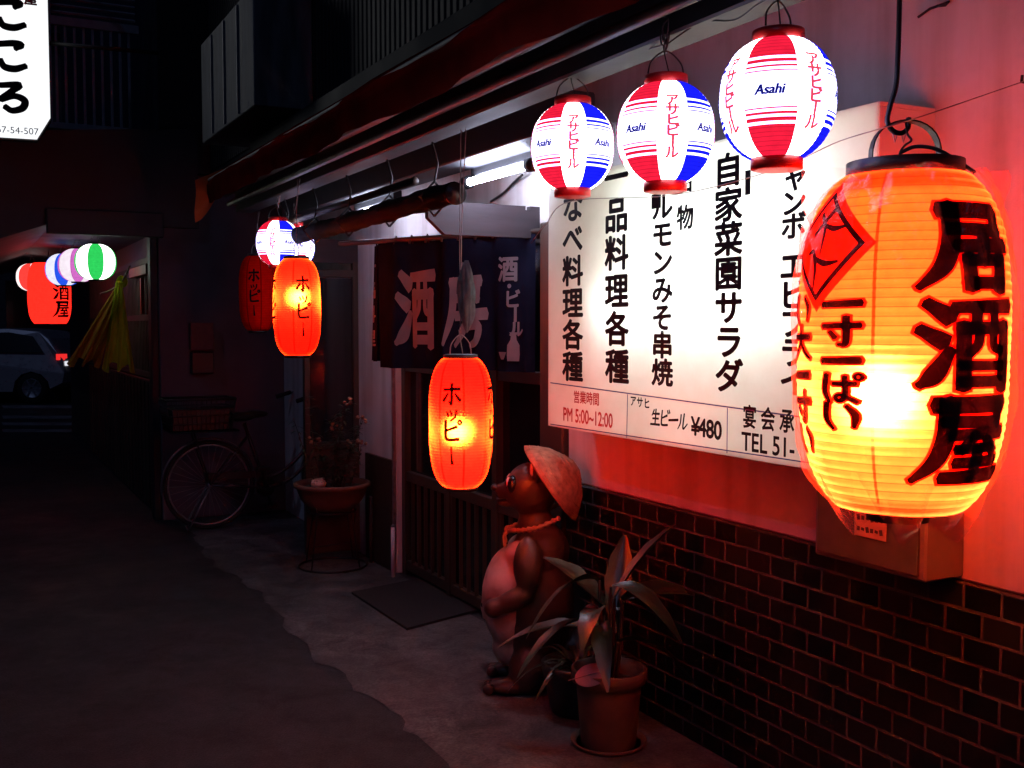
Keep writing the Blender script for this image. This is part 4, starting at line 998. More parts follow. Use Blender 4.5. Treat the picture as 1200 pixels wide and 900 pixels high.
# local: +x is where the statue looks
R_ = lambda ax, d: Matrix.Rotation(rad(d), 3, ax)
body = [((0.0, 0, 0.36), (0.165, 0.185, 0.27)), ((-0.02, 0, 0.58), (0.125, 0.15, 0.13)), ((0.0, 0, 0.70), (0.08, 0.085, 0.08)),
        ((0.02, 0, 0.85), (0.115, 0.115, 0.115)), ((0.095, 0, 0.835), (0.070, 0.058, 0.052), R_('Y', -10)), ((0.145, 0, 0.845), (0.035, 0.035, 0.032)),
        ((0.125, 0, 0.790), (0.045, 0.042, 0.020)),
        ((-0.005, 0.105, 0.945), (0.022, 0.040, 0.055), R_('X', -25)), ((-0.005, -0.105, 0.945), (0.022, 0.040, 0.055), R_('X', 25)),
        ((0.03, 0.17, 0.56), (0.062, 0.055, 0.12), R_('X', 18)), ((0.03, -0.17, 0.56), (0.062, 0.055, 0.12), R_('X', -18)),
        ((0.09, 0.20, 0.42), (0.10, 0.04, 0.045), R_('Y', 25)), ((0.09, -0.20, 0.42), (0.10, 0.04, 0.045), R_('Y', 25)),
        ((0.17, 0.20, 0.385), 0.042), ((0.17, -0.20, 0.385), 0.042),
        ((0.03, 0.11, 0.10), (0.085, 0.08, 0.11)), ((0.03, -0.11, 0.10), (0.085, 0.08, 0.11)),
        ((0.11, 0.115, 0.032), (0.095, 0.062, 0.034)), ((0.11, -0.115, 0.032), (0.095, 0.062, 0.034)),
        ((-0.17, 0, 0.14), (0.10, 0.075, 0.11), R_('Y', 30)), ((-0.24, 0, 0.26), (0.055, 0.05, 0.10))]
blob(body, 0.011, 5).build('statue_body', 'ceramic', ta)
blob([((0.095, 0, 0.38), (0.140, 0.165, 0.23)), ((0.055, 0.070, 0.585), (0.075, 0.070, 0.060)), ((0.055, -0.070, 0.585), (0.075, 0.070, 0.060)), ((0.10, 0, 0.17), (0.09, 0.10, 0.09))], 0.011, 5).build('pale_belly', 'ceramicpale', ta)
for s in (-1, 1):
    mb = MB(); mb.ell((0.112, s * 0.054, 0.885), (0.016, 0.020, 0.024)); ey = mb.build('eye', 'eye', ta)
    mb = MB(); mb.ell((0.126, s * 0.057, 0.885), (0.007, 0.010, 0.012)); mb.build('pupil', 'blackmetal', ey)
for s in (-1, 1):
    mb = MB(); mb.ell((0.096, s * 0.056, 0.878), (0.026, 0.036, 0.040), R_('X', s * 25)); mb.build('eye_patch', pmat('dark_mask_glaze', (0.012, 0.008, 0.007), 0.3, bump=0.2), ta)
    mb = MB(); mb.ell((0.012, s * 0.106, 0.948), (0.013, 0.022, 0.034), R_('X', s * -25)); mb.build('inner_ear', 'ceramicpale', ta)
    for k in range(3): mb = MB(); mb.ell((0.195, s * 0.115 + (k - 1) * 0.034, 0.026), (0.026, 0.018, 0.022)); mb.build('toe', 'ceramic', ta)
mb = MB(); mb.tube(cr([(0.125, 0.045, 0.815), (0.155, 0.025, 0.806), (0.166, 0, 0.808), (0.155, -0.025, 0.806), (0.125, -0.045, 0.815)]), 0.005, 6); mb.build('mouth', 'blackmetal', ta)
mb = MB(); mb.ell((0.232, 0, 0.345), (0.006, 0.008, 0.010)); mb.build('navel', 'blackmetal', ta)
mb = MB(); mb.ell((0.177, 0, 0.855), (0.018, 0.022, 0.017)); mb.build('nose', 'blackmetal', ta)
# straw hat leaning behind the head
mb = MB(); prof = [(0.0, 0.15), (0.03, 0.147), (0.08, 0.125), (0.14, 0.085), (0.19, 0.035), (0.215, -0.005), (0.205, -0.008), (0.18, 0.022), (0.13, 0.068), (0.07, 0.110), (0.0, 0.13)]
mb.lathe([(max(r, 0.001), z + 0.004 * (i % 2)) for i, (r, z) in enumerate(prof)], 48, caps=False)
mb.xf(Matrix.Translation((-0.060, 0, 0.877)) @ Matrix.Rotation(rad(-55), 4, 'Y') @ Matrix.Scale(0.90, 4)); ht = mb.build('straw_hat', 'straw', ta)
mb = MB()
for k in range(7):
    r = 0.045 + 0.026 * k; z = next(p0[1] + (p1[1] - p0[1]) * (r - p0[0]) / (p1[0] - p0[0]) for p0, p1 in zip(prof[:5], prof[1:6]) if p0[0] <= r <= p1[0]) - 0.006
    mb.tube([(r * math.cos(a), r * math.sin(a), z + 0.006) for a in [2 * PI * i / 40 for i in range(40)]], 0.0035, 6, closed=True)
mb.xf(Matrix.Translation((-0.060, 0, 0.877)) @ Matrix.Rotation(rad(-55), 4, 'Y') @ Matrix.Scale(0.90, 4)); mb.build('straw_coil', 'straw', ht)
for s in (-1, 1):
    mb = MB(); pts = cr([(-0.10, s * 0.19, 0.76), (-0.02, s * 0.15, 0.715), (0.06, s * 0.10, 0.69), (0.115, s * 0.02, 0.675)], 10)
    mb.tube(pts, [0.010 + 0.0035 * math.sin(i * 2.1) for i in range(len(pts))], 8)
    mb.tube(cr([(0.115, s * 0.01, 0.675), (0.135, s * 0.03, 0.65), (0.13, s * 0.045, 0.61)]), 0.008, 8); mb.build('hat_cord', 'straw', ta)
mb = MB(); mb.ell((0.12, 0, 0.675), (0.018, 0.022, 0.018)); mb.build('cord_knot', 'straw', ta)
mb = MB(); mb.lathe([(0.03, 0.0), (0.058, 0.01), (0.066, 0.06), (0.055, 0.12), (0.022, 0.155), (0.018, 0.19), (0.028, 0.205), (0.012, 0.207)], 24, (0.19, -0.225, 0.22)); mb.build('sake_flask', 'ceramicpale', ta)

# ---- leaves
def leaf(mb, base, d, length, width, droop, fold=0.25, twist=0.0, n=10):
    d = Vector(d).normalized(); side = d.cross(Vector((0, 0, 1))); side = side.normalized() if side.length > 1e-4 else Vector((1, 0, 0))
    side = Matrix.Rotation(twist, 3, d) @ side; up = side.cross(d); base = Vector(base)
    vs = []; fs = []
    for i in range(n + 1):
        t = i / n; w = width * (math.sin(PI * min(1, t * 0.92 + 0.05)) ** 0.8) * (1 - 0.25 * t) * (1 + 0.07 * math.sin(t * 23 + length * 90)); p = base + d * (length * t) + Vector((0, 0, -droop * length * t * t))
        vs += [p - side * w / 2 + up * fold * w / 2, p - side * w * 0.25 + up * fold * w * 0.22, p, p + side * w * 0.25 + up * fold * w * 0.22, p + side * w / 2 + up * fold * w / 2]
    for i in range(n):
        for k in range(4): fs.append([i * 5 + k, i * 5 + k + 1, i * 5 + 6 + k, i * 5 + 5 + k])
    mb.add(vs, fs, True)
# broad-leaved plant in a clay pot
pp = atZ(713, 872, 0.0)
pt = thing('potted_plant', 'broad leaved dark plant in a round clay pot before the tiled wall', 'plant', (pp.x, pp.y, 0.004))
mb = MB(); mb.lathe([(0.098, 0.0), (0.102, 0.005), (0.118, 0.20), (0.120, 0.235), (0.138, 0.240), (0.140, 0.285), (0.126, 0.288), (0.120, 0.24), (0.112, 0.225)], 40, caps=False); mb.build('clay_pot', 'terra', pt)
mb = MB(); mb.lathe([(0.0005, 0.232), (0.06, 0.236), (0.113, 0.228)], 32, caps=False); mb.build('soil', 'soil', pt)
mb = MB(); mb.lathe([(0.0005, 0.0), (0.13, 0.0), (0.142, 0.018), (0.136, 0.020), (0.12, 0.006)], 40, caps=False); mb.build('saucer', 'terra', pt)
ml, ms = MB(), MB()
LV = [(-1.0, 0.1, 0.40, 0.125, -0.05), (-0.9, -0.5, 0.34, 0.11, 0.25), (0.2, 0.7, 0.34, 0.12, 0.0), (0.9, 0.35, 0.38, 0.12, -0.12), (0.75, -0.55, 0.30, 0.11, 0.3), (-0.3, 0.75, 0.30, 0.11, 0.1), (0.05, -0.9, 0.24, 0.095, 0.5), (-0.55, 0.25, 0.36, 0.11, -0.25),
      (0.4, 0.1, 0.42, 0.12, -0.3), (-0.75, -0.2, 0.30, 0.10, 0.5), (0.95, -0.1, 0.32, 0.11, 0.35), (0.1, 0.3, 0.40, 0.11, -0.35), (-0.2, -0.5, 0.26, 0.10, 0.3), (0.6, 0.6, 0.30, 0.10, 0.4)]
for i, (rx_, ry_, ln, wd, dr_) in enumerate(LV):
    top = Vector((rx_ * 0.07, ry_ * 0.05, 0.40 + 0.05 * (i % 5)))
    d = RGT * rx_ + Vector((FWD.x, FWD.y, 0)).normalized() * ry_ + Vector((0, 0, 0.6 if i in (7, 8, 11) else 0.28))
    ms.tube(cr([(rx_ * 0.02, ry_ * 0.02, 0.22), (rx_ * 0.05, ry_ * 0.04, 0.32), tuple(top)]), 0.006, 6); leaf(ml, top, d, ln, wd, 0.5 + dr_, 0.35, 0.5 * math.sin(i * 2.3), 14)
ml.build('foliage', 'leaf', pt); ms.build('stem', 'stem', pt)
mb = MB(); q = atD(693, 791, (pp - CAM).dot(FWD) - 0.125) - Vector((pp.x, pp.y, 0.004))
Rl = Matrix((RGT, UPV, -FWD)).transposed() @ Matrix.Rotation(rad(18), 3, 'Z') @ Matrix.Rotation(rad(-35), 3, 'X')
mb.ell(q, (0.062, 0.042, 0.004), Rl, 28, 14); mb.tube([q + Rl @ Vector((0.058, 0, 0.002)), q + Rl @ Vector((0.0, 0.002, 0.0065)), q + Rl @ Vector((-0.085, 0.006, 0.002))], 0.002, 6)
tag(mb.build('fallen_leaf', 'leafdry'), 'pinkish oval dead leaf lying inside the clay pot rim', 'leaf').location = (pp.x, pp.y, 0.004)
# dark pot and clump added where shade lies between statue and clay pot
p2 = atZ(655, 838, 0.0); p2 = Vector((p2.x, -0.22, 0))
pt2 = thing('planter', 'squat dark planter of drooping strap leaves added in the shade between the statue and the clay pot', 'plant', (p2.x, p2.y, 0.004))
mb = MB(); mb.lathe([(0.10, 0.0), (0.115, 0.004), (0.15, 0.16), (0.155, 0.20), (0.14, 0.202), (0.13, 0.17)], 36, caps=False); mb.build('shade_pot', pmat('dark_glaze', (0.025, 0.03, 0.028), 0.4), pt2)
mb = MB(); mb.lathe([(0.0005, 0.17), (0.132, 0.168)], 32, caps=False); mb.build('soil', 'soil', pt2)
ml = MB()
for i in range(26):
    a = random.uniform(0, 2 * PI); leaf(ml, (0.03 * math.cos(a), 0.03 * math.sin(a), 0.17), (math.cos(a), math.sin(a), random.uniform(0.5, 1.7)), random.uniform(0.18, 0.32), random.uniform(0.018, 0.032), random.uniform(0.3, 0.9), 0.4, 0, 7)
ml.build('foliage', 'leaf', pt2)

# ---- bowl on a wire stand
bp_ = atZ(390, 664, 0.0)
bs = thing('bowl_planter', 'shallow clay bowl of fine leaved shrub on a wire ring stand by the doorway', 'plant', (bp_.x, bp_.y, 0.004))
mb = MB()
mb.tube([(0.215 * math.cos(a), 0.215 * math.sin(a), 0.008) for a in [2 * PI * k / 40 for k in range(40)]], 0.007, 8, closed=True)
mb.tube([(0.15 * math.cos(a), 0.15 * math.sin(a), 0.36) for a in [2 * PI * k / 40 for k in range(40)]], 0.006, 8, closed=True)
for k in range(4): a = PI / 2 * k + 0.6; mb.tube([(0.215 * math.cos(a), 0.215 * math.sin(a), 0.008), (0.15 * math.cos(a), 0.15 * math.sin(a), 0.36), (0.17 * math.cos(a), 0.17 * math.sin(a), 0.42)], 0.005, 6)
mb.build('wire_stand', 'blackmetal', bs)
mb = MB(); mb.lathe([(0.09, 0.365), (0.14, 0.372), (0.20, 0.44), (0.228, 0.515), (0.245, 0.520), (0.243, 0.545), (0.225, 0.545), (0.215, 0.51)], 40, caps=False); mb.lathe([(0.0005, 0.365), (0.1, 0.366)], 30, caps=False); mb.build('clay_bowl', 'terra', bs)
mb = MB(); mb.lathe([(0.0005, 0.515), (0.217, 0.510)], 32, caps=False); mb.build('soil', 'soil', bs)
ml, ms, mf = MB(), MB(), MB()
for i in range(16):
    a = random.uniform(0, 2 * PI); r = random.uniform(0.02, 0.13); hgt = random.uniform(0.25, 0.62); lean = random.uniform(0.05, 0.18)
    base = Vector((r * math.cos(a), r * math.sin(a), 0.51)); tip = base + Vector((lean * math.cos(a), lean * math.sin(a), hgt))
    mid = (base + tip) / 2 + Vector((random.uniform(-.02, .02), random.uniform(-.02, .02), 0.02)); st_ = cr([tuple(base), tuple(mid), tuple(tip)], 6); ms.tube(st_, [0.005 - 0.0003 * k for k in range(len(st_))], 5)
    for k in range(34):
        q = Vector(st_[min(len(st_) - 1, 2 + int(random.random() * (len(st_) - 2)))]); b_ = random.uniform(0, 2 * PI); dd = (math.cos(b_), math.sin(b_), random.uniform(-0.2, 0.8))
        leaf(ml, q, dd, random.uniform(0.035, 0.08), random.uniform(0.010, 0.022), 0.3, 0.2, 0, 3)
    if i % 3 == 0:
        for k in range(7): mf.ell(tip + Vector((random.uniform(-.03, .03), random.uniform(-.03, .03), random.uniform(-.01, .04))), (0.012, 0.012, 0.009), None, 8, 6)
ml.build('foliage', 'leaf', bs); ms.build('stem', 'stem', bs); mf.build('blossom', pmat('dry_blossom', (0.35, 0.18, 0.10), 0.8), bs)
mb = MB(); q = atD(373, 557, (bp_ - CAM).dot(FWD) - 0.14) - Vector((bp_.x, bp_.y, 0.004)); mb.ell((q.x, q.y, 0.548), (0.048, 0.048, 0.036), None, 18, 12)
for k in range(24): a = random.uniform(0, 2 * PI); e_ = random.uniform(0.1, 1.3); mb.ell((q.x + 0.045 * math.cos(a) * math.cos(e_), q.y + 0.045 * math.sin(a) * math.cos(e_), 0.548 + 0.034 * math.sin(e_)), 0.008, None, 6, 5)
tag(mb.build('round_stone', pmat('pale_stone', (0.50, 0.38, 0.30), 0.8, var=0.3, scale=20)), 'knobbly pale round stone resting on the clay bowl', 'stone').location = (bp_.x, bp_.y, 0.004)

# ---- bicycle, rear wheel towards the street
BX = -8.15
bw = atX(245, 560, BX)
bk = thing('bicycle', 'dark city bicycle with a rear basket leaning along the grey side wall', 'bicycle', (BX, bw.y, 0.004), rad(90))
# local +x is forwards (towards the shop wall)
WR = 0.325; FX = 1.06
for nm, wx in (('rear_wheel', 0.0), ('front_wheel', FX)):
    mb = MB(); mb.tube([(wx + WR * math.cos(a), 0, WR + 0.016 + WR * math.sin(a)) for a in [2 * PI * k / 48 for k in range(48)]], 0.016, 8, closed=True); wl = mb.build(nm, 'rubber', bk)
    mb = MB(); mb.tube([(wx + (WR - 0.022) * math.cos(a), 0, WR + 0.016 + (WR - 0.022) * math.sin(a)) for a in [2 * PI * k / 48 for k in range(48)]], 0.008, 6, closed=True); mb.build('rim', 'steel', wl)
    mb = MB()
    for k in range(32):
        a = 2 * PI * k / 32; s = 0.025 if k % 2 else -0.025; mb.tube([(wx, s, WR + 0.016), (wx + (WR - 0.022) * math.cos(a), 0, WR + 0.016 + (WR - 0.022) * math.sin(a))], 0.0013, 4)
    mb.tube([(wx, -0.05, WR + 0.016), (wx, 0.05, WR + 0.016)], 0.018, 10); mb.build('spokes', 'steel', wl)
    mb = MB(); A_ = (rad(-15), rad(190)) if nm == 'rear_wheel' else (rad(20), rad(170))
    mb.grid(lambda u, v: (wx + (WR + 0.028) * math.cos(A_[0] + (A_[1] - A_[0]) * u), -0.026 + 0.052 * v, WR + 0.016 + (WR + 0.028 + 0.006 * math.sin(PI * v)) * math.sin(A_[0] + (A_[1] - A_[0]) * u)), 40, 4, True, 0.001); mb.build('mudguard', 'steel', bk)
fm = pmat('bicycle_paint', (0.05, 0.04, 0.05), 0.3, 0.4)
ax, bb, st, hd_ = (0, 0, WR + 0.016), (0.44, 0, 0.29), (0.27, 0, 0.80), (0.93, 0, 0.88)
mb = MB(); mb.tube([bb, st], 0.015, 10)
for s in (-0.045, 0.045): mb.tube([(0, s, ax[2]), (0.40, s * 0.5, 0.295)], 0.009, 8); mb.tube([(0, s, ax[2]), (0.30, s * 0.4, 0.70)], 0.007, 8)
mb.tube(cr([(0.42, 0, 0.36), (0.55, 0, 0.40), (0.70, 0, 0.52), (0.92, 0, 0.80)], 8), 0.015, 10); mb.tube(cr([(0.46, 0, 0.29), (0.60, 0, 0.33), (0.76, 0, 0.46), (0.95, 0, 0.72)], 8), 0.015, 10)
mb.tube([(0.90, 0, 0.95), (0.97, 0, 0.68)], 0.018, 10)
for s in (-0.05, 0.05): mb.tube([(0.97, s * 0.6, 0.68), (1.02, s, 0.50), (FX, s, ax[2])], 0.010, 8)
mb.build('frame', fm, bk)
mb = MB(); mb.tube(cr([(0.62, 0.29, 0.98), (0.76, 0.28, 1.02), (0.90, 0.14, 1.03), (0.90, 0, 1.02), (0.90, -0.14, 1.03), (0.76, -0.28, 1.02), (0.62, -0.29, 0.98)], 6), 0.011, 8); mb.tube([(0.90, 0, 0.93), (0.90, 0, 1.03)], 0.012, 8); hb = mb.build('handlebar', 'steel', bk)
for s in (-1, 1): mb = MB(); mb.tube([(0.60, s * 0.29, 0.975), (0.72, s * 0.285, 1.01)], 0.017, 8); mb.build('grip', 'rubber', hb)
blob([((0.23, 0, 0.85), (0.13, 0.10, 0.035)), ((0.36, 0, 0.865), (0.10, 0.032, 0.028)), ((0.14, 0.05, 0.855), (0.06, 0.06, 0.03)), ((0.14, -0.05, 0.855), (0.06, 0.06, 0.03))], 0.008, 4).build('saddle', 'rubber', bk)
mb = MB(); mb.box((0.20, 0, 0.40), (0.46, 0.03, 0.055)); mb.lathe([(0.02, -0.02), (0.075, -0.018), (0.075, 0.018), (0.02, 0.02)], 24); mb.v = mb.v[:-96] + [(x + 0.44, z_ + 0.05, y_ + 0.29) for x, y_, z_ in mb.v[-96:]]
mb.tube([(0.44, 0.07, 0.29), (0.50, 0.075, 0.13)], 0.009, 8); mb.tube([(0.44, -0.07, 0.29), (0.38, -0.075, 0.45)], 0.009, 8); mb.box((0.50, 0.12, 0.125), (0.09, 0.09, 0.022)); mb.box((0.38, -0.12, 0.455), (0.09, 0.09, 0.022)); mb.build('drivetrain', 'blackmetal', bk)
mb = MB(); mb.tube([(-0.22, 0.06, 0.75), (0.22, 0.06, 0.75), (0.22, -0.06, 0.75), (-0.22, -0.06, 0.75)], 0.006, 6, closed=True); mb.tube([(-0.12, 0.06, 0.75), (0, 0.055, ax[2])], 0.006, 6); mb.tube([(-0.12, -0.06, 0.75), (0, -0.055, ax[2])], 0.006, 6); mb.build('carrier_rack', 'blackmetal', bk)
mb = MB()
for k in range(15):
    for j in range(5):
        pass
x0, x1, y0_, y1_, z0, z1 = -0.30, 0.14, -0.16, 0.16, 0.76, 1.0
for z in (z0, z0 + 0.06, z0 + 0.12, z0 + 0.18, z1): mb.tube([(x0 - (z - z0) * 0.15, y0_, z), (x1 + (z - z0) * 0.15, y0_, z), (x1 + (z - z0) * 0.15, y1_, z), (x0 - (z - z0) * 0.15, y1_, z)], 0.0045 if z < z1 else 0.009, 6, closed=True)
for k in range(15):
    x = x0 + (x1 - x0) * k / 14
    for y in (y0_, y1_): mb.tube([(x, y, z0), (x + (x - (x0 + x1) / 2) * 0.15, y, z1)], 0.003, 5)
for k in range(10):
    y = y0_ + (y1_ - y0_) * k / 9
    for x, e_ in ((x0, -0.036), (x1, 0.036)): mb.tube([(x, y, z0), (x + e_, y, z1)], 0.003, 5)
mb.box(((x0 + x1) / 2, 0, z0), (x1 - x0, y1_ - y0_, 0.006)); mb.box(((x0 + x1) / 2, 0, 0.85), (x1 - x0 - 0.02, y1_ - y0_ - 0.02, 0.16)); mb.build('rear_basket', 'blackmetal', bk)
mb = MB(); mb.tube([(0.0, 0.06, ax[2]), (-0.16, 0.11, 0.02), (-0.18, -0.11, 0.02), (0.0, -0.06, ax[2])], 0.007, 6); mb.build('kickstand', 'steel', bk)

# =================================================================== THE NEIGHBOUR'S HOUSE
nb = thing('neighbour_house', 'dark neighbouring house with pale side wall, slatted front and a deep eave', 'building', (-10, 0, 0))
def np_(mb, name, mat, par=None): mb.xf(Matrix.Translation((10, 0, 0))); return mb.build(name, mat, par or nb)
NY = -0.99
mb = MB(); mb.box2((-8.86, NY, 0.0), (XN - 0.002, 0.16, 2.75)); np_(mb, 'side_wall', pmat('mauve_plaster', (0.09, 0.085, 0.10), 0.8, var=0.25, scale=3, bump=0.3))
mb = MB(); mb.box2((-17.0, NY + 0.06, 0.0), (-8.87, 0.1, 2.75)); np_(mb, 'front_wall', 'darkwood')
mb = MB(); mb.box((-8.80, NY - 0.03, 1.25), (0.12, 0.055, 2.5)); np_(mb, 'corner_post', 'eave')
mb = MB()
for k in range(56): mb.box((-9.02 - 0.085 * k, NY + 0.03, 1.62), (0.034, 0.05, 0.95))
for z in (1.14, 1.62, 2.10): mb.box((-11.4, NY + 0.012, z), (4.9, 0.02, 0.05))
np_(mb, 'slatted_screen', pmat('slat_wood', (0.09, 0.065, 0.05), 0.7, var=0.4, scale=8))
mb = MB(); mb.box((-11.4, NY + 0.02, 0.56), (4.95, 0.06, 1.08))
for k in range(24): mb.box((-9.05 - 0.2 * k, NY - 0.014, 0.56), (0.03, 0.012, 1.04))
np_(mb, 'lower_boards', 'darkwood')
a = atX(160, 321, -9.3); mb = MB(); mb.box2((-9.9, NY - 0.06, 1.97), (-8.95, NY - 0.005, 2.05)); np_(mb, 'reflection_bar', pmat('red_paint', (0.35, 0.06, 0.04), 0.6))  # red bar painted in place of a reflection on the front
mb = MB(); mb.box((-9.35, NY - 0.03, 1.80), (0.05, 0.03, 0.30)); np_(mb, 'reflection_strip', pmat('reflection_red_b', (0.45, 0.05, 0.03), 0.5))  # small upright strip, a red reflection put in as colour
# eave: end face towards the camera, slanting at the street side
mb = MB(); pl = [(NY + 0.3, 2.32), (-1.75, 2.32), (-2.30, 2.12), (-2.36, 2.20), (-2.32, 2.95), (NY + 0.3, 3.10)]
mb.prism(pl, -17.0, -8.62); mb.xf(Matrix(((0, 0, 1, 0), (1, 0, 0, 0), (0, 1, 0, 0), (0, 0, 0, 1)))); np_(mb, 'eave', 'eave')
mb = MB(); mb.box2((-8.64, -1.80, 2.235), (-8.56, NY + 0.02, 2.42)); np_(mb, 'eave_board', 'eave')
mb = MB(); mb.box2((-17, -0.97, 2.76), (XN - 0.02, 0.16, 7.0)); np_(mb, 'upper_wall', 'clad')
# barred balcony window on the upper floor
mb = MB(); bx0, bx1, by0, by1, bz0, bz1 = -11.0, -9.4, -1.72, -1.0, 3.15, 4.9
mb.box2((bx0, by0, bz0), (bx1, by1, bz0 + 0.05)); mb.box2((bx0, by0, 3.98), (bx1, by0 + 0.04, 4.05)); mb.box2((bx1 - 0.04, by0 + 0.041, 3.98), (bx1, by1, 4.05))
mb.box2((bx1 - 0.045, by0 - 0.003, bz0), (bx1 + 0.003, by0 + 0.045, bz1))
for k in range(16): mb.box((bx0 + (bx1 - bx0) * (k + 0.5) / 16, by0 + 0.02, (bz0 + 4.0) / 2), (0.02, 0.02, 0.85))
for k in range(9): mb.box((bx1 - 0.02, by0 + 0.08 + 0.07 * k, (bz0 + 4.0) / 2), (0.02, 0.02, 0.85))
np_(mb, 'balcony_bars', 'bars')
mb = MB()
for k in range(16): mb.box((bx1 - 0.03, (by0 + by1) / 2, 4.09 + 0.055 * k), (0.03, by1 - by0 - 0.05, 0.016), rx=rad(0), ry=rad(35))
np_(mb, 'louvre', 'bars')
mb = MB(); mb.box((-9.7, -1.86, 4.2), (0.05, 0.22, 1.9)); np_(mb, 'pale_panel', 'white')
# meter boxes on the side wall
mt = thing('meter_box', 'small dark meter box fixed on the pale side wall behind the bicycle', 'box', (XN, atX(235, 408, XN).y, atX(235, 438, XN).z))
mb = MB(); mb.box((0.05, 0, 0.09), (0.10, 0.17, 0.17)); mb.build('lower_box', 'blackmetal', mt)
mb = MB(); mb.box((0.04, 0, 0.30), (0.08, 0.18, 0.22)); mb.build('upper_box', pmat('oxide_red', (0.10, 0.03, 0.03), 0.6), mt)

# ---- round street lanterns before the neighbour's house
def melon_col(c):
    def f(nt, u, v):
        t = ramp(nt, math_(nt, 'FRACT', math_(nt, 'MULTIPLY', u, 4.0)), [(0, c), (0.018, tuple(x * 0.6 for x in c)), (0.03, c), (0.47, c), (0.485, tuple(x * 0.6 for x in c)), (0.5, (0.9, 0.9, 0.9))], True)
        return t
    return f
MEL = [('green and white', (0.008, 0.17, 0.03), 112, 307, 8.9, 0.165, 68, 3.2, (1.0, 1.0, 0.95), 'in front'),
       ('pink and violet', (0.62, 0.16, 0.55), 91, 311, 9.55, 0.165, 68, 0.75, (1.0, 0.95, 1.0), 'second'),
       ('blue and white', (0.02, 0.10, 0.75), 75, 316, 10.2, 0.168, 60, 0.8, (0.95, 1.0, 1.0), 'third'),
       ('red and white', (0.75, 0.05, 0.04), 38, 325, 11.6, 0.165, 35, 1.0, (1.0, 0.95, 0.9), 'last')]
ml_lab = {'green and white': 'round green and white lantern, lit, nearest in the row under the dark eave', 'pink and violet': 'round pink lantern, lit, half hidden behind the green and white one',
          'blue and white': 'round blue and white lantern, lit, between the pink one and the red lantern', 'red and white': 'round white lantern, lit, peeping out behind the red writing lantern'}
for nm, c, px, py, dep, R1, dg, es, tint, _ in MEL:
    H1 = R1 * 1.78; p = lant_base(px, py, dep, H1); t = thing('round_lantern', ml_lab[nm], 'lantern', p, face_ang(p, dg), 'round coloured lanterns under the dark eave')
    mb, pr1 = shell(R1, H1, 0.35, 2.3, 20, 48, 0.010); mb.build('paper_body', paper('paper_' + nm.split()[0], melon_col(c), es, 20, 0.85, 0.7), t)
    caps(t, pr1, H1, 'blackmetal', 0.012, 1.0)
    mb = MB(); mb.tube([(-0.05, 0, H1 + 0.01), (0, 0, H1 + 0.10), (0.05, 0, H1 + 0.01)], 0.003, 5); mb.tube([(0, 0, H1 + 0.10), (0.0, 0, 2.33 - p.z)], 0.003, 5); mb.build('wire_bail', 'cord', t)
# red lantern with writing among them
def plain_red(nt, u, v): return ramp(nt, u, [(0, (0.80, 0.022, 0.012))])
R2, H2 = 0.205, 0.61; p = lant_base(58, 344, 10.7, H2)
t = thing('red_writing_lantern', 'red barrel lantern, lit, with black writing hanging beyond the blue and white lantern', 'lantern', p, face_ang(p, 0))
mb, pr2 = shell(R2, H2, 0.72, 3.4, 30, 48, 0.008); mb.build('paper_body', paper('red_paper_far', plain_red, 1.7, 30, 0.8, 0.6), t); caps(t, pr2, H2, 'blackmetal', 0.02, 1.0)
mb = MB()
for ch, zz in (('居', 0.80), ('酒', 0.53), ('屋', 0.24)):
    for j, (vs, fs) in enumerate(brush(BR[ch], 0.8)): wrap(mb, vs, fs, pr2, R2, H2, rad(34), H2 * zz, 0.17, 0.16, 0.004 + 0.0002 * j)
mb.build('lettering', 'ink', t)
mb = MB(); mb.tube([(-0.1, 0, H2 + 0.01), (0, 0, H2 + 0.13), (0.1, 0, H2 + 0.01)], 0.004, 5); mb.tube([(0, 0, H2 + 0.13), (0, 0, 2.33 - p.z)], 0.004, 5); mb.build('wire_bail', 'cord', t)

# ---- yellow-green cloth tied up on a rope
cp = atD(143, 330, 8.75)
cl = thing('tied_cloth', 'yellow green cloth tied in a bunch and spreading below the round lanterns', 'cloth', cp)
fw_ = Vector((FWD.x, FWD.y, 0)).normalized()
def lobe(ex, ey, w, px_m=8.75 / FPX):
    def fn(u, v):
        s = v ** 0.9; cx = ex * s; cz = -ey * s * (1 + 0.06 * math.sin(4.5 * PI * u)); wd = (0.05 + (w - 0.05) * s)
        ang = (u - 0.5) * 1.0
        return RGT * (cx + ang * wd) + Vector((0, 0, cz - 0.10 * abs(ang) * v * 0.4 * w / 0.3)) + fw_ * (0.045 * math.sin(u * 19) * (0.25 + s) + 0.02 * math.sin(u * 41 + v * 3) * s)
    return fn
m_y = cloth('lime_cloth', (0.70, 0.80, 0.05), 0.4, 0.3, 6); m_o = cloth('ochre_cloth', (0.60, 0.36, 0.06), 0.4, 0.4, 6)
mb = MB(); mb.grid(lobe(-0.34, 0.66, 0.27), 48, 24); mb.build('cloth_wing', m_o, cl)
mb = MB(); mb.grid(lobe(-0.02, 0.70, 0.27), 48, 24); mb.v = [tuple(Vector(v) - fw_ * 0.07) for v in mb.v]; mb.build('cloth_fall', m_y, cl)
mb = MB(); mb.ell((0, 0, 0.0), (0.045, 0.045, 0.05)); mb.build('cloth_knot', m_y, cl)
mb = MB(); pts = cr([tuple(atD(118, 344, 9.4)), tuple(atD(130, 340, 9.0)), tuple(atD(143, 330, 8.72)), tuple(atD(152, 312, 8.5))], 6); mb.tube([Vector(q) for q in pts], 0.008, 6); tag(mb.build('rope', 'straw'), 'short straw rope slung behind the green lantern to the tied cloth', 'rope')

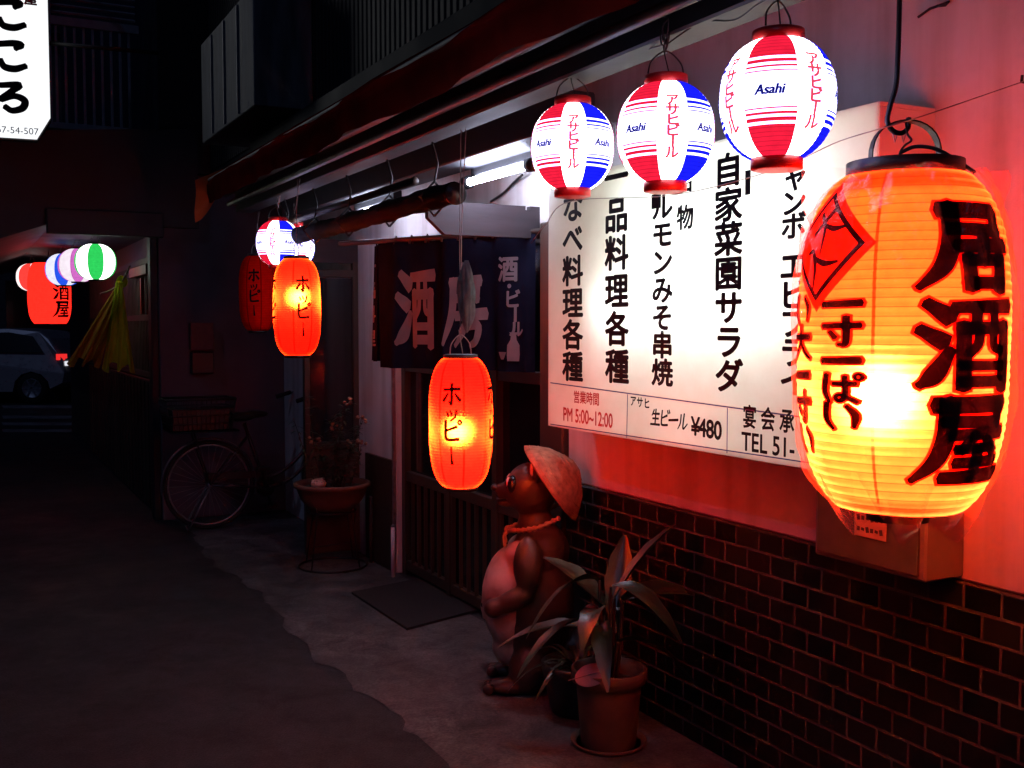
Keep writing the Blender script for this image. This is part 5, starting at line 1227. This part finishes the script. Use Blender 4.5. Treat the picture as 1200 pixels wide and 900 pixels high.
# ---- hanging shop sign, upper left
sd = 7.55; sc_ = sd / FPX
s0 = atD(14, 163, sd)
hs = thing('hanging_sign', 'tall lit white sign board with dark brush letters hung high on the house front', 'sign', s0, math.atan2(CAM.y - s0.y, CAM.x - s0.x) + rad(90) - rad(3))
w2 = 42 * sc_; hgt = 300 * sc_; ch_ = 15 * sc_; ch2 = 26 * sc_
poly = [(-w2 + ch_, 0), (w2 - ch_, 0), (w2, ch2), (w2, hgt), (-w2, hgt), (-w2, ch2)]
mb = MB(); mb.prism(poly, -0.012, 0.012); mb.xf(Matrix(((1, 0, 0, 0), (0, 0, 1, -0.06), (0, 1, 0, 0), (0, 0, 0, 1)))); face = mb.build('lit_face', emit('sign_glow', (0.95, 0.97, 1.0), 1.15), hs)
mb = MB(); mb.prism([(x * 1.02, z * 1.004 - 0.01) for x, z in poly], -0.05, 0.05); mb.xf(Matrix(((1, 0, 0, 0), (0, 0, 1, 0.004), (0, 1, 0, 0), (0, 0, 0, 1)))); mb.build('casing', 'blackmetal', hs)
def hput(strokes, x, z, sx, sy, mat):
    mb = MB()
    for j, (vs, fs) in enumerate(strokes): mb.add([(x + a * sx, -0.074 - 0.0002 * j, z + b * sy) for a, b in vs], fs)
    mb.build('lettering', mat, hs)
for ch, py in (('こ', 19), ('こ', 66), ('ろ', 113)): hput(brush(BR[ch], 6.0), 2 * sc_, (160 - py) * sc_, 36 * sc_, 36 * sc_, 'signink')
hput([([(x + a, y + b) for x, y in glyph('屋', 0.0)[0]], glyph('屋', 0.0)[1]) for a, b in shifts(0.05)], 24 * sc_, (163 - 3) * sc_, 13 * sc_, 13 * sc_, 'redvinyl'); hput([glyph('酒', 0.0)], 24 * sc_, (163 + 13) * sc_, 13 * sc_, 13 * sc_, 'redvinyl'); hput([glyph('居', 0.0)], 24 * sc_, (163 + 29) * sc_, 13 * sc_, 13 * sc_, 'redvinyl')
vs, fs, wd = line('0467-54-507', 0.0); hput([(vs, fs)], 1.5 * sc_, 8.5 * sc_, 7.4 * sc_, 7.4 * sc_, 'bluevinyl')
mb = MB(); mb.tube([(0, 0.0, hgt), (0, 0.0, hgt + 0.2), (0.0, 0.9, hgt + 0.2)], 0.02, 8); mb.tube([(w2, 0.0, 0.7), (w2 + 0.75, 0.0, 0.7)], 0.016, 8); mb.build('bracket', 'blackmetal', hs)

# ---- parked car far down the street, side on, facing left
cpos = atZ(60, 470, 0.0)
CARD = (cpos - CAM).dot(FWD); 
cr_ = thing('parked_car', 'silver grey hatchback with red tail lamps parked beyond the crosswalk', 'car', (cpos.x, cpos.y, 0.004), math.atan2(-RGT.y, -RGT.x))
m_car = pmat('car_paint', (0.42, 0.40, 0.39), 0.3, 0.3, var=0.05, bump=0.0)
# local +x forwards (to the picture's left); origin under the rear wheel
prof = [(-0.62, 0.42), (-0.66, 0.62), (-0.64, 0.90), (-0.52, 1.02), (-0.30, 1.30), (-0.10, 1.44), (0.5, 1.50), (1.2, 1.49), (1.75, 1.36), (2.35, 1.02), (3.1, 0.90), (3.35, 0.72), (3.40, 0.45), (3.2, 0.28), (2.92, 0.28), (2.88, 0.45), (2.75, 0.60), (2.55, 0.66), (2.35, 0.60), (2.22, 0.45), (2.18, 0.24), (0.38, 0.24), (0.33, 0.45), (0.2, 0.60), (0, 0.66), (-0.2, 0.60), (-0.33, 0.45), (-0.37, 0.30)]
n = len(prof); mb = MB(); rows = []
for yy in (-0.85, -0.78, 0.78, 0.85):
    row = []
    for x, z in prof:
        k = 1.0 if z < 0.95 else 1 - 0.22 * (z - 0.95) / 0.55; y_ = yy * k
        if abs(yy) > 0.8: x = x * 0.99 + 0.014; z = z - 0.015 * (z > 0.5)
        row.append((x, y_, z))
    rows.append(row)
vs = [q for r in rows for q in r]; fs = [[i * n + k, i * n + (k + 1) % n, (i + 1) * n + (k + 1) % n, (i + 1) * n + k] for i in range(3) for k in range(n)]
mb.add(vs, fs + [list(range(n)), [3 * n + k for k in range(n)]]); mb.build('car_body', m_car, cr_)
for s in (-1, 1):
    mb = MB(); wn = [(-0.22, 1.02), (0.02, 1.34), (0.5, 1.42), (1.15, 1.41), (1.62, 1.31), (2.1, 1.02)]
    mb.add([(x, s * (0.853 * (1 - 0.22 * max(0, z - 0.95) / 0.55) + 0.006), z) for x, z in wn] , [list(range(6))]); mb.build('side_window', 'glass', cr_)
    mb = MB(); mb.box((-0.56, s * 0.76, 0.93), (0.16, 0.16, 0.12)); mb.build('tail_lamp', emit('tail_glow', (1.0, 0.03, 0.03), 0.9), cr_)
    mb = MB(); mb.box((-0.62, s * 0.74, 0.80), (0.10, 0.14, 0.09)); mb.build('reversing_lamp', emit('reverse_glow', (0.9, 0.92, 1.0), 0.9), cr_)
    for wx in (0.0, 2.55):
        mb = MB(); mb.lathe([(0.19, -0.1), (0.30, -0.1), (0.31, -0.06), (0.31, 0.06), (0.30, 0.1), (0.19, 0.1)], 32, caps=True); mb.xf(Matrix.Translation((wx, s * 0.76, 0.31)) @ Matrix.Rotation(rad(90), 4, 'X')); wl = mb.build('wheel', 'rubber', cr_)
        mb = MB(); mb.lathe([(0.02, 0.0), (0.05, 0.008), (0.18, 0.0), (0.19, 0.012), (0.195, 0.0)], 24)
        for k in range(6): a = PI / 3 * k; mb.box((0.11 * math.cos(a), 0.11 * math.sin(a), 0.006), (0.17, 0.035, 0.012), rz=a)
        mb.xf(Matrix.Translation((wx, s * 0.865, 0.31)) @ Matrix.Rotation(rad(-90 * s), 4, 'X')); mb.build('rim', 'steel', wl)
# dark houses closing the street
for (x, y, w_, d_, h_, lb) in ((-34, -16, 10, 14, 7, 'dark two storey house closing the street behind the parked car'), (-30, 2, 8, 9, 8, 'dark tall house front behind the round lanterns')):
    t = thing('far_house', lb, 'building', (x, y, 0)); mb = MB(); mb.box((0, 0, h_ / 2), (w_, d_, h_)); mb.build('wall', pmat('dark_render', (0.08, 0.08, 0.09), 0.9), t)
    mb = MB(); mb.prism([(-d_ / 2 - 0.4, h_), (d_ / 2 + 0.4, h_), (0, h_ + 2.2)], -w_ / 2 - 0.3, w_ / 2 + 0.3); mb.xf(Matrix(((0, 0, 1, 0), (1, 0, 0, 0), (0, 1, 0, 0.002), (0, 0, 0, 1)))); mb.build('roof', 'eave', t)
    for yy in (-0.3, 0.1):
        for zz in (0.25, 0.65): mb = MB(); mb.box((w_ / 2 + 0.02, yy * d_, zz * h_), (0.06, 1.5, 1.1)); mb.build('window', 'glass', t)
